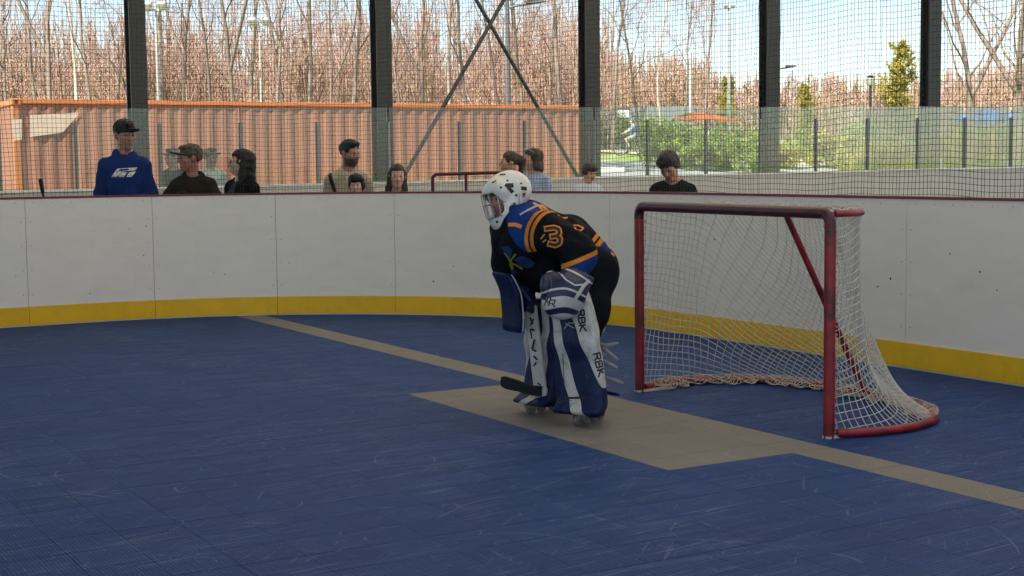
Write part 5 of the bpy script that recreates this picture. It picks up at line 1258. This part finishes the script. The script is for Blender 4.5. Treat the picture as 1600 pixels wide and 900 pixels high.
def jersey_mat():
    m, t = newmat('jersey')
    blk, blu, org, pur = (0.006, 0.006, 0.009), (0.008, 0.034, 0.165), (0.56, 0.20, 0.025), (0.03, 0.012, 0.05)
    yk, yd, hm, ia, cf = [t.attr(k) for k in ('yoke', 'yoked', 'hem', 'isarm', 'cuff')]
    tc = t.n('TexCoord').outputs['Object']
    c = t.ramp(t.math('MULTIPLY', yk, 2.0), [(0.0, blk), (0.335, org), (0.375, pur), (0.395, org), (0.44, blu)], 'CONSTANT')
    c = t.mix(t.math('GREATER_THAN', yd, 0.175), c, blk)
    c = t.mix(t.math('GREATER_THAN', yk, 0.40), c, blk)
    hs_ = t.ramp(t.math('ADD', t.math('MULTIPLY', hm, 2.0), 0.2), [(0.0, blk), (0.2, org), (0.245, blk), (0.27, org), (0.325, blu), (0.475, org), (0.53, blk)], 'CONSTANT')
    far = t.math('GREATER_THAN', hm, 0.0)
    c = t.mix(far, c, hs_)
    cs_ = t.ramp(t.math('ADD', t.math('MULTIPLY', cf, 3.0), 0.3), [(0.0, blk), (0.3, org), (0.375, blu)], 'CONSTANT')
    ac = t.mix(t.math('GREATER_THAN', cf, 0.0), c, cs_)
    ac = t.mix(t.math('MULTIPLY', t.math('LESS_THAN', cf, 0.0), t.math('GREATER_THAN', hm, 0.0)), ac, blk)
    c = t.mix(t.math('GREATER_THAN', ia, 0.5), c, ac)
    bn = t.n('TexNoise', Vector=tc, Scale=13.0, Detail=5.0).outputs[0]; fn = t.n('TexNoise', Vector=tc, Scale=400.0, Detail=1.0).outputs[0]
    c = t.mix(0.35, c, t.mix(bn, (0.5, 0.5, 0.5), (1.3, 1.3, 1.3)), 'MULTIPLY')
    p = t.n('BsdfPrincipled', Base_Color=c, Roughness=0.75, Normal=t.n('Bump', Strength=0.8, Distance=0.035, Height=t.math('ADD', bn, t.math('MULTIPLY', fn, 0.05))))
    p.inputs['Specular IOR Level'].default_value = 0.08; t.out(p); return m
jersey = f.obj('jersey', jersey_mat(), goalie, aA)
tj = bv(jersey)
PXM = 1 / 268.0
M_org = mat('print_orange', (0.58, 0.22, 0.03), 0.7); M_maroon = mat('print_maroon', (0.035, 0.008, 0.008), 0.7); M_yel = mat('print_yellow', (0.24, 0.21, 0.03), 0.7); M_cblue = mat('print_blue', (0.012, 0.028, 0.11), 0.7); M_grey2 = mat('print_grey', (0.28, 0.30, 0.34), 0.7)
def px_poly(pts, x0, y0): return [((x - x0) * PXM, (y0 - y) * PXM) for x, y in pts]
def jdec(kind, nm, polys, x0, y0, dy, m, width=0.01, off=0.004, par=None, tree=None):
    o = G(x0, y0, dy)
    if kind == 's': return stroke_decal(nm, [px_poly(p, x0, y0) for p in polys], o, RT, UP, width, tree or tj, FW, m, par or jersey, off)
    return [patch_decal(nm, px_poly(p, x0, y0), o, RT, UP, tree or tj, FW, m, par or jersey, off) for p in polys]
n3 = [[(855, 357), (866, 355.5), (873, 358), (874, 364), (870, 368), (863, 369)], [(870, 368), (875, 372), (874, 379), (868, 382), (860, 380)]]
jdec('s', 'number_outline', n3, 864, 369, -0.4, M_org, 0.034, 0.004); jdec('s', 'number', n3, 864, 369, -0.4, M_maroon, 0.016, 0.007)
n3b = [[(846, 372), (851, 366)], [(849, 377), (853, 374)]]
jdec('s', 'number_edge', n3b, 850, 370, -0.4, M_org, 0.007, 0.004)
jdec('s', 'back_stripe', [[(835, 317), (841, 320), (847, 327)], [(845, 320), (851, 323), (857, 331)]], 842, 312, -0.1, M_org, 0.014, 0.004)
jdec('s', 'back_number', [[(872, 337), (880, 341), (886, 340)], [(895, 352), (903, 352), (912, 356), (907, 360), (897, 359), (896, 354)]], 895, 340, -0.1, M_org, 0.010, 0.004)
jdec('s', 'shoulder_word', [[(814, 333), (822, 328)], [(824, 327), (831, 323)], [(833, 322), (838, 319)]], 826, 326, -0.3, M_grey2, 0.012, 0.004)
jdec('s', 'collar_stripe', [[(797, 351), (805, 351), (812, 354)]], 803, 352, -0.2, M_org, 0.022, 0.004)
jdec('p', 'crest', [[(784, 386), (794, 384), (801, 392), (798, 402), (790, 400)], [(803, 404), (815, 400), (828, 404), (836, 411), (828, 418), (812, 416)], [(798, 420), (808, 422), (806, 434), (799, 432)]], 806, 405, -0.25, M_cblue, off=0.004)
jdec('s', 'crest_mark', [[(789, 396), (794, 402), (799, 411), (801, 419)], [(805, 398), (799, 405), (797, 412), (800, 420)], [(800, 411), (807, 414), (815, 419)]], 800, 408, -0.25, M_yel, 0.010, 0.007)
# ---- pants
f = SDF((-0.5, -0.5, 0.35), (0.5, 0.55, 1.12), 0.0105)
f.ell(pelv + np.array([0.02, 0, -0.02]), (0.185, 0.20, 0.15), None, 0.04); f.cap(hpL + EZ * 0.02, knL + EZ * 0.04 + np.array([0.0, 0, 0]), 0.14, 0.105, 0.05); f.cap(hpR, knR + EZ * 0.03, 0.15, 0.115, 0.05)
f.wrinkle(0.016, 22, 9, (0.5, 0.2, 0.9)); f.obj('pants', M_pant, goalie)
# socks / calves behind the pads
f = SDF((-0.5, -0.6, 0.02), (0.5, 0.5, 0.62), 0.0115)
f.cap(knL, anL, 0.085, 0.07, 0.02); f.cap(knR, anR, 0.085, 0.07, 0.02); f.obj('socks', M_navy, goalie)
# ---- leg pads
def loft(rings_c, rings_w, rings_n, hw, hd, ex=4.0, n=36):
    V, U_, Vv = [], [], []
    m = len(rings_c); ang = np.arange(n) * 2 * math.pi / n; ca, sa = np.cos(ang), np.sin(ang)
    x = np.sign(ca) * np.abs(ca) ** (2 / ex); y = np.sign(sa) * np.abs(sa) ** (2 / ex)
    for i in range(m):
        V.append(rings_c[i] + np.outer(x * hw[i], rings_w[i]) + np.outer(y * hd[i], rings_n[i])); U_.append(x); Vv.append(np.full(n, i / (m - 1)))
    Fc = [[i * n + k, i * n + (k + 1) % n, (i + 1) * n + (k + 1) % n, (i + 1) * n + k] for i in range(m - 1) for k in range(n)] + [list(range(n))[::-1], [(m - 1) * n + k for k in range(n)]]
    return np.vstack(V), Fc, np.concatenate(U_), np.concatenate(Vv)
def pad_mat(name, mirror):
    m, t = newmat(name); u, v = t.attr('pu'), t.attr('pv'); tc = t.n('TexCoord').outputs['Object']
    if mirror: u = t.math('MULTIPLY', u, -1.0)
    s_ = t.math('ADD', t.math('SUBTRACT', 0.2, t.math('MULTIPLY', v, 1.65)), t.math('MULTIPLY', t.math('MULTIPLY', v, v), 0.67))
    q = t.math('SUBTRACT', u, s_); wv = t.math('ADD', 0.25, t.math('MULTIPLY', v, -0.07))
    w1 = t.math('LESS_THAN', t.math('ABSOLUTE', q), wv); w2 = t.math('GREATER_THAN', q, t.math('SUBTRACT', 1.55, t.math('MULTIPLY', v, 0.95)))
    w2 = t.math('MULTIPLY', w2, t.math('GREATER_THAN', v, 0.2)); wt = t.math('MAXIMUM', w1, w2)
    nz = t.n('TexNoise', Vector=tc, Scale=16.0, Detail=7.0, Roughness=0.7).outputs[0]; n2 = t.n('TexNoise', Vector=tc, Scale=60.0, Detail=3.0).outputs[0]
    wc = t.mix(t.ramp(nz, [(0.48, (0, 0, 0)), (0.72, (1, 1, 1))]), offw, (0.24, 0.22, 0.20)); nc = t.mix(t.ramp(nz, [(0.5, (0, 0, 0)), (0.75, (1, 1, 1))]), navy, (0.03, 0.045, 0.10))
    p = t.n('BsdfPrincipled', Base_Color=t.mix(wt, nc, wc), Roughness=0.5, Normal=t.n('Bump', Strength=0.35, Distance=0.02, Height=t.math('ADD', nz, t.math('MULTIPLY', n2, 0.2)))); p.inputs['Specular IOR Level'].default_value = 0.2; t.out(p); return m
def make_pad(path, nd, hw, mirror, label):
    P = np.array([G(*q) for q in path]); m = 40; d = np.linspace(0, 1, len(P)); t = np.linspace(0, 1, m); C = np.stack([np.interp(t, d, P[:, i]) for i in range(3)], 1)
    for _ in range(3): C[1:-1] = C[1:-1] * 0.5 + (C[:-2] + C[2:]) * 0.25
    n0 = unit(nd); w0 = unit(np.cross(n0, EZ)) * -1; w0 = w0 if w0[0] > 0 else -w0
    Hw = np.interp(t, d, hw); Hd = np.interp(t, [0, 0.05, 0.12, 0.5, 0.62, 0.9, 1], [0.05, 0.062, 0.055, 0.052, 0.06, 0.05, 0.03])
    C = C + n0 * np.interp(t, [0, 0.1, 0.22, 0.5, 0.6, 0.7, 1], [0.05, 0.045, 0.0, 0.0, 0.02, 0.0, 0.025])[:, None]
    V, Fc, U_, Vv = loft(C, [w0] * m, [n0] * m, Hw, Hd)
    o = mobj('leg_pad', V, Fc, pad_mat('leg_pad_mat', mirror), goalie, True, attrs={'pu': U_, 'pv': Vv}); o['label'] = label
    return o, C, w0, n0, Hw, Hd
padL, CL, wL, nL, HwL, HdL = make_pad([(911, 645, -0.29), (911, 632, -0.31), (907, 600, -0.31), (904, 560, -0.30), (900, 520, -0.30), (895, 480, -0.31), (890, 442, -0.31)], (-0.50, -0.86, 0.03), [0.15, 0.152, 0.15, 0.145, 0.14, 0.128, 0.11], False, 'scuffed navy and white leg pad nearest the camera')
padR, CR, wR, nR, HwR, HdR = make_pad([(842, 630, 0.10), (845, 620, 0.09), (849, 595, 0.12), (851, 560, 0.15), (851, 520, 0.15), (848, 485, 0.13), (846, 466, 0.12)], (-0.80, -0.60, 0.03), [0.15, 0.15, 0.145, 0.14, 0.14, 0.13, 0.11], True, 'navy leg pad behind the stick')
tp_ = bv(padL)
def pad_word(txt, x0, y0, x1, y1, h):
    a, b = np.array([x0, y0], float), np.array([x1, y1], float); d = (b - a) / np.linalg.norm(b - a); up = np.array([d[1], -d[0]]); pl = word(txt, h, 0.95, 0.3)
    return [[tuple(a + d * p[0] + up * p[1]) for p in q] for q in pl]
jdec('s', 'pad_lettering', pad_word('RBK', 904, 487, 909, 530, 9), 905, 508, -0.5, M_black, 0.009, 0.003, padL, tp_)
jdec('s', 'pad_lettering', pad_word('RBK', 929, 556, 941, 606, 10), 935, 580, -0.5, M_black, 0.009, 0.003, padL, tp_)
jdec('s', 'pad_logo', [[(884, 514), (890, 506), (897, 506)], [(886, 507), (897, 513)]], 890, 510, -0.5, M_grey2, 0.006, 0.003, padL, tp_)
jdec('s', 'toe_strap', [[(888, 628), (900, 627), (916, 625.5)]], 902, 627, -0.6, M_black, 0.012, 0.004, padL, tp_)
jdec('s', 'pad_seam', [[(876, 634), (884, 632), (894, 631)], [(882, 560), (884, 600), (888, 640)]], 884, 620, -0.6, mat('seam', (0.02, 0.03, 0.07), 0.6), 0.004, 0.003, padL, tp_)
# knee wing and flapping straps behind the near pad
f = SDF(G(932, 506, -0.16) - 0.13, G(932, 506, -0.16) + 0.13, 0.007)
f.ell(G(931, 506, -0.20), (0.058, 0.03, 0.075)); f.ell(G(926, 500, -0.2), (0.04, 0.045, 0.09), None, 0.02); f.obj('knee_wing', M_offw, goalie)
def ribbon(name, pts, w, m, th=0.004):
    P = np.array([G(*q) for q in pts]); n = 12; d = np.linspace(0, 1, len(P)); t = np.linspace(0, 1, n); C = np.stack([np.interp(t, d, P[:, i]) for i in range(3)], 1)
    for _ in range(2): C[1:-1] = C[1:-1] * 0.5 + (C[:-2] + C[2:]) * 0.25
    T = np.gradient(C, axis=0); T /= np.linalg.norm(T, axis=1)[:, None]; N = np.array([unit(np.cross(q, [0.1, 0.95, 0.3])) for q in T]); B_ = np.cross(T, N)
    V, Fc, _, _ = loft(C, N, B_, np.full(n, w / 2) * np.interp(t, [0, 0.85, 1], [1, 1, 0.45]), np.full(n, th), 5, 8); mobj(name, V, Fc, m, goalie, True)
M_strapw = mat('strap_pale', (0.36, 0.33, 0.29), 0.7, dirt=0.3)
for pts in ([(930, 533, -0.2), (944, 541, -0.22), (966, 536, -0.25)], [(931, 532, -0.2), (947, 548, -0.2), (966, 563, -0.2)], [(934, 560, -0.2), (946, 566, -0.24), (965, 575, -0.26)], [(938, 588, -0.2), (952, 592, -0.22), (974, 599, -0.24)], [(932, 545, -0.18), (941, 553, -0.2), (948, 556, -0.2)]):
    ribbon('strap', pts, 0.024, M_strapw, 0.0022)
ribbon('strap', [(940, 612, -0.2), (952, 614, -0.24), (968, 617, -0.26)], 0.022, M_navy); ribbon('strap', [(944, 618, -0.22), (947, 626, -0.25), (945, 640, -0.25)], 0.024, M_black)
# ---- skates
M_chas = mat('chassis', (0.30, 0.28, 0.26), 0.4, metal=0.6, var=0.2); M_wheel = mat('wheel_pale', (0.16, 0.15, 0.14), 0.5)
def skate(c, fd, label):
    fd = unit(fd); sd = np.cross(fd, EZ); e = []
    f = SDF(c - [0.24, 0.24, 0.1], c + [0.24, 0.24, 0.26], 0.0095)
    f.cap(c - fd * 0.08 + EZ * 0.04, c + fd * 0.10 + EZ * 0.02, 0.048, 0.045, 0.03); f.cap(c - fd * 0.07 + EZ * 0.05, c - fd * 0.06 + EZ * 0.18, 0.052, 0.055, 0.03); b = f.obj('skate', M_black, goalie); b['label'] = label
    z0 = 0.034
    M3 = np.array([fd, sd, EZ]); cc = np.array([c[0], c[1], 0])
    ch = MB()
    for sg in (-1, 1):
        pr = [(-0.15, 0.085), (0.15, 0.085), (0.16, 0.04), (0.10, 0.028), (0.055, 0.06), (-0.055, 0.06), (-0.10, 0.028), (-0.16, 0.04)]
        ch.prism([cc + fd * a + EZ * z + sd * sg * 0.018 for a, z in pr], sd * sg * 0.004)
    ch.box(cc + EZ * 0.088, (0.30, 0.05, 0.008), M3); ch.build('chassis', M_chas, b)
    for a in (-0.125, -0.045, 0.045, 0.125):
        w = MB(); w.tube([cc + fd * a + sd * o + EZ * z0 for o in (-0.013, -0.009, 0.009, 0.013)], [0.026, 0.034, 0.034, 0.026], 18); w.build('wheel', M_wheel, b, True)
skate(np.array([*(G(921, 640, -0.205)[:2] ), 0.10]), (-0.55, -0.83, 0), 'skate under the near pad'); skate(np.array([*(G(855, 630, 0.19)[:2]), 0.10]), (-0.80, -0.6, 0), 'skate under the far pad')
# ---- catching glove on the left hand
gc = G(882, 465, -0.44)
f = SDF(gc - 0.22, gc + 0.22, 0.0068)
f.ell(G(879, 470, -0.46), (0.128, 0.07, 0.105), rotm(0.5), 0.02); f.cap(G(888, 452, -0.44), G(906, 432, -0.38), 0.105, 0.082, 0.05); f.ell(G(862, 448, -0.44), (0.062, 0.06, 0.09), None, 0.03)
f.ell(G(852, 448, -0.5), (0.03, 0.05, 0.07), None, 0.008); f.plane(G(909, 424, -0.38), unit([0.45, 0.1, 0.9]), 0.01); f.cap(G(908, 428, -0.38), G(920, 405, -0.36), 0.066, 0.075, 0.01, True)
f.cap(G(858, 462, -0.56), G(900, 470, -0.56), 0.006, None, 0.006, True)
gz = lambda V: (V[:, 2] - G(882, 465, -0.5)[2]) + 0.9 * np.maximum(0, V[:, 0] - G(882, 465, -0.5)[0]) ** 1.3 * 0.6 + 1.6 * (V[:, 0] - gc[0]) ** 2
def glove_mat():
    m, t = newmat('glove_bands'); v = t.attr('gv'); tc = t.n('TexCoord').outputs['Object']; nz = t.n('TexNoise', Vector=tc, Scale=20.0, Detail=6.0).outputs[0]
    c = t.ramp(t.math('ADD', t.math('MULTIPLY', v, 2.0), 0.5), [(0.0, offw), (0.33, navy), (0.40, offw), (0.525, navy), (0.595, offw), (0.62, navy), (0.80, offw), (0.82, navy)], 'CONSTANT')
    c = t.mix(0.5, c, t.mix(nz, (0.6, 0.6, 0.6), (1.2, 1.2, 1.2)), 'MULTIPLY')
    t.out(t.n('BsdfPrincipled', Base_Color=c, Roughness=0.45, Normal=t.n('Bump', Strength=0.25, Distance=0.02, Height=nz))); return m
trap = f.obj('catching_glove', glove_mat(), goalie, {'gv': gz}); tt = bv(trap)
jdec('s', 'glove_lettering', [[(849, 466), (860, 474)], [(858, 464), (852, 476)], [(861, 466), (858, 477)], [(861, 469), (868, 469), (866, 474)], [(863, 474), (867, 479)]], 858, 470, -0.65, M_black, 0.007, 0.003, trap, tt)
jdec('s', 'glove_strap', [[(896, 474), (904, 462), (914, 447), (921, 441)], [(893, 476), (900, 468)]], 906, 460, -0.65, M_offw, 0.02, 0.004, trap, tt)
jdec('s', 'glove_edge', [[(877, 426), (886, 437), (899, 445), (912, 444)]], 890, 438, -0.65, M_pipe, 0.008, 0.004, trap, tt)
# ---- blocker on the right hand
bn = unit([-0.88, -0.47, 0.06]); bw = unit(np.cross(bn, EZ)); bw = bw if bw[0] > 0 else -bw
bpth = np.array([G(*q) for q in ((783, 426, -0.02), (789, 436, -0.02), (798, 455, -0.02), (801, 480, -0.02), (802, 503, -0.02), (801, 518, -0.02))]); t = np.linspace(0, 1, 26); d = np.linspace(0, 1, 6)
C = np.stack([np.interp(t, d, bpth[:, i]) for i in range(3)], 1)
for _ in range(3): C[1:-1] = C[1:-1] * 0.5 + (C[:-2] + C[2:]) * 0.25
V, Fc, _, _ = loft(C, [bw] * 26, [bn] * 26, np.interp(t, [0, 0.06, 0.5, 0.94, 1], [0.085, 0.10, 0.105, 0.10, 0.085]), np.interp(t, [0, 0.1, 0.9, 1], [0.018, 0.026, 0.028, 0.018]), 6, 28)
blk = mobj('blocker', V, Fc, M_navy, goalie, True); tb_ = bv(blk)
pp = MB(); pp.tube([C[i] + bw * np.interp(t[i], [0, 0.06, 0.5, 0.94, 1], [0.085, 0.10, 0.105, 0.10, 0.085]) * 0.99 - bn * 0.012 for i in range(1, 25)], 0.0042, 6); pp.build('piping', M_pipe, blk, True)
gcR = G(816, 462, 0.02); f = SDF(gcR - 0.2, gcR + 0.2, 0.0075)
f.cap(G(806, 436, 0.05), G(818, 462, 0.02), 0.06, 0.065, 0.03); f.ell(G(819, 466, 0.0), (0.055, 0.06, 0.08), None, 0.03)
for i in range(4): f.cap(G(826, 452 + 10 * i, -0.06), G(832, 456 + 10 * i, 0.0), 0.019, 0.017, 0.012); f.cap(G(832, 456 + 10 * i, 0.0), G(824, 460 + 10 * i, 0.06), 0.018, 0.016, 0.01)
f.cap(G(816, 452, -0.07), G(829, 470, -0.08), 0.02, 0.016, 0.012); f.wrinkle(0.004, 50, 4); f.obj('blocker_glove', M_navy, goalie)
# ---- helmet (goalie mask) with wire cage
f = SDF(hoG - 0.27, hoG + 0.27, 0.0062)
def Pm(x, y, z): return hoG + MhG @ np.array([x, y, z])
def shell(g, o, k):
    g.ell(Pm(0, 0.016, 0.040), np.array([0.112, 0.135, 0.117]) - o, MhG, k); g.ell(Pm(0, -0.045, -0.055), np.array([0.100, 0.092, 0.10]) - o, MhG, 0.05); g.ell(Pm(0, -0.078, -0.115), np.array([0.066, 0.058, 0.072]) - o, MhG, 0.05)
    g.cap(Pm(-0.07, -0.07, 0.052), Pm(0.07, -0.07, 0.052), 0.052 - o, None, 0.04)
shell(f, 0.0, 0.02)
f.box(Pm(0, 0.088, -0.18), (0.2, 0.15, 0.115), MhG @ rotm(0, -0.12), 0.02, 0.012, True)
inner = SDF(hoG - 0.27, hoG + 0.27, 0.0062); shell(inner, 0.013, 0.02); f.F = np.maximum(f.F, -inner.F)
f.box(Pm(0, -0.12, -0.026), (0.088, 0.112, 0.066), MhG @ rotm(0, 0.1), 0.03, 0.008, True)
M_mask = mat('mask_white', (0.62, 0.61, 0.56), 0.28, var=0.06, scale=8, dirt=0.12, dirt_col=(0.42, 0.40, 0.33), dscale=10)
helm = f.obj('helmet', M_mask, goalie); th_ = bv(helm)
M_cage = mat('cage_wire', (0.36, 0.36, 0.36), 0.3, metal=0.8)
cg = MB()
def cgp(phi, z, r=0.0): 
    tpr = 1.0 - 0.9 * max(0, -z - 0.02); return Pm((0.099 + r) * tpr * math.sin(phi), -0.052 - (0.106 + r) * tpr * math.cos(phi), z)
for z in (0.043, -0.02, -0.088):
    a = 1.5 if z > -0.07 else 1.15; cg.tube([cgp(q, z - 0.012 * math.cos(q) * (z < -0.03)) for q in np.linspace(-a, a, 17)], 0.0034, 6)
for q in (-1.0, -0.42, 0.08, 0.55, 1.05): cg.tube([cgp(q, z - 0.012 * math.cos(q) * (z < -0.03)) for z in np.linspace(0.043, -0.088, 9)], 0.0034, 6)
cg.build('cage', M_cage, helm, True)
hol = lambda x, y, r: [(x + r * math.cos(a), y + r * math.sin(a)) for a in np.linspace(0, 2 * math.pi, 9)[:-1]]
for x, y, r in ((792.8, 278.5, 1.9), (782.5, 290.5, 1.9), (806.7, 302, 2.0), (803.8, 315.5, 2.0), (776, 344.5, 2.2), (814.5, 282.5, 1.6)): jdec('p', 'vent', [hol(x, y, r)], x, y, -0.3, M_black, off=0.003, par=helm, tree=th_)
jdec('p', 'helmet_mark', [[(788, 287), (791, 283.5), (802, 283), (802.5, 290), (798, 290), (803.5, 296), (799, 299.5), (792, 291)]], 796, 290, -0.3, M_black, off=0.003, par=helm, tree=th_)
jdec('p', 'helmet_band', [[(815, 287.5), (823.5, 288), (823.5, 294), (815, 293)]], 819, 290, -0.3, M_black, off=0.003, par=helm, tree=th_)
jdec('p', 'helmet_patch', [[(817, 298), (823, 297), (820, 304), (817.5, 305)]], 820, 301, -0.3, mat('patch_red', (0.3, 0.03, 0.03), 0.5), off=0.004, par=helm, tree=th_)
jdec('s', 'helmet_slot', [[(769, 281), (774, 279)], [(781, 268.5), (788, 268)]], 775, 276, -0.3, M_black, 0.009, 0.003, helm, th_)
jdec('s', 'helmet_lettering', [[(811.5, 300), (811.5, 318)]], 811, 310, -0.3, M_grey2, 0.004, 0.003, helm, th_)
# ---- stick held in the blocker hand
sb = G(838, 622, 0.02)
stick = empty('goalie_stick', gb + sb - np.array([0, 0, 0])); tag(stick, 'white goalie stick with black blade held in front of the pads', 'hockey stick')
sl = gb + sb; 
def W(x, y, dy): return G(x, y, dy) + gb
u_ = unit(W(826, 470, 0.0) - W(844, 618, 0.0)); sd = unit(np.array([1.0, -0.25, 0]) - u_ * (np.array([1.0, -0.25, 0]) @ u_)); fr_ = np.cross(sd, u_)
mb = MB(); a, b = W(829, 476, 0.0), W(845, 614, 0.0); mb.box((a + b) / 2, (0.078, 0.024, np.linalg.norm(a - b)), np.array([sd, fr_, u_]), bev=0.007); pdl = mb.build('paddle', M_offw, stick, loc=sl)
mb = MB(); mb.box((W(826, 476, 0) + W(812, 395, 0.0)) / 2, (0.03, 0.022, np.linalg.norm(W(826, 474, 0) - W(812, 395, 0))), np.array([sd, fr_, u_]), bev=0.005); mb.build('shaft', M_offw, stick, loc=sl)
bl_px = [(846, 620), (846, 604), (828, 603), (808, 595), (788, 588.5), (783, 589), (781.5, 597), (783, 604), (790, 608), (810, 612), (830, 618)]
q = [W(x, y, -0.03 - (846 - x) * 0.0006) for x, y in bl_px]; MB().prism(q, np.array([0.01, 0.024, 0])).build('blade', mat('blade_tape', (0.010, 0.010, 0.011), 0.8, bump=0.4, bscale=90), stick, loc=sl)
mb = MB(); mb.box(W(845, 613, -0.004), (0.085, 0.03, 0.06), np.array([sd, fr_, u_]), bev=0.01); mb.build('heel', M_offw, stick, loc=sl)
mk = MB()
for (x0, y0, x1, y1, wd) in ((828, 496, 833, 506, 0.010), (834, 498, 829, 508, 0.010), (829.5, 514, 836, 516, 0.010), (829, 514, 831, 529, 0.008), (835.5, 530, 831.5, 546, 0.012), (832, 546, 838, 549, 0.010), (834, 556, 839.5, 562, 0.011), (834, 572, 838, 566, 0.010), (840, 598, 845, 602, 0.008)):
    a, b = W(x0, y0, -0.0165), W(x1, y1, -0.0165); d_ = unit(b - a); mk.box((a + b) / 2 - fr_ * (0.0 if fr_[1] > 0 else 0) + (fr_ if fr_[1] < 0 else -fr_) * 0.003, (np.linalg.norm(b - a), wd, 0.002), np.array([d_, unit(np.cross(fr_, d_)), fr_]))
tag(mk.build('stick_lettering', M_black, stick, loc=sl), kind='stuff')
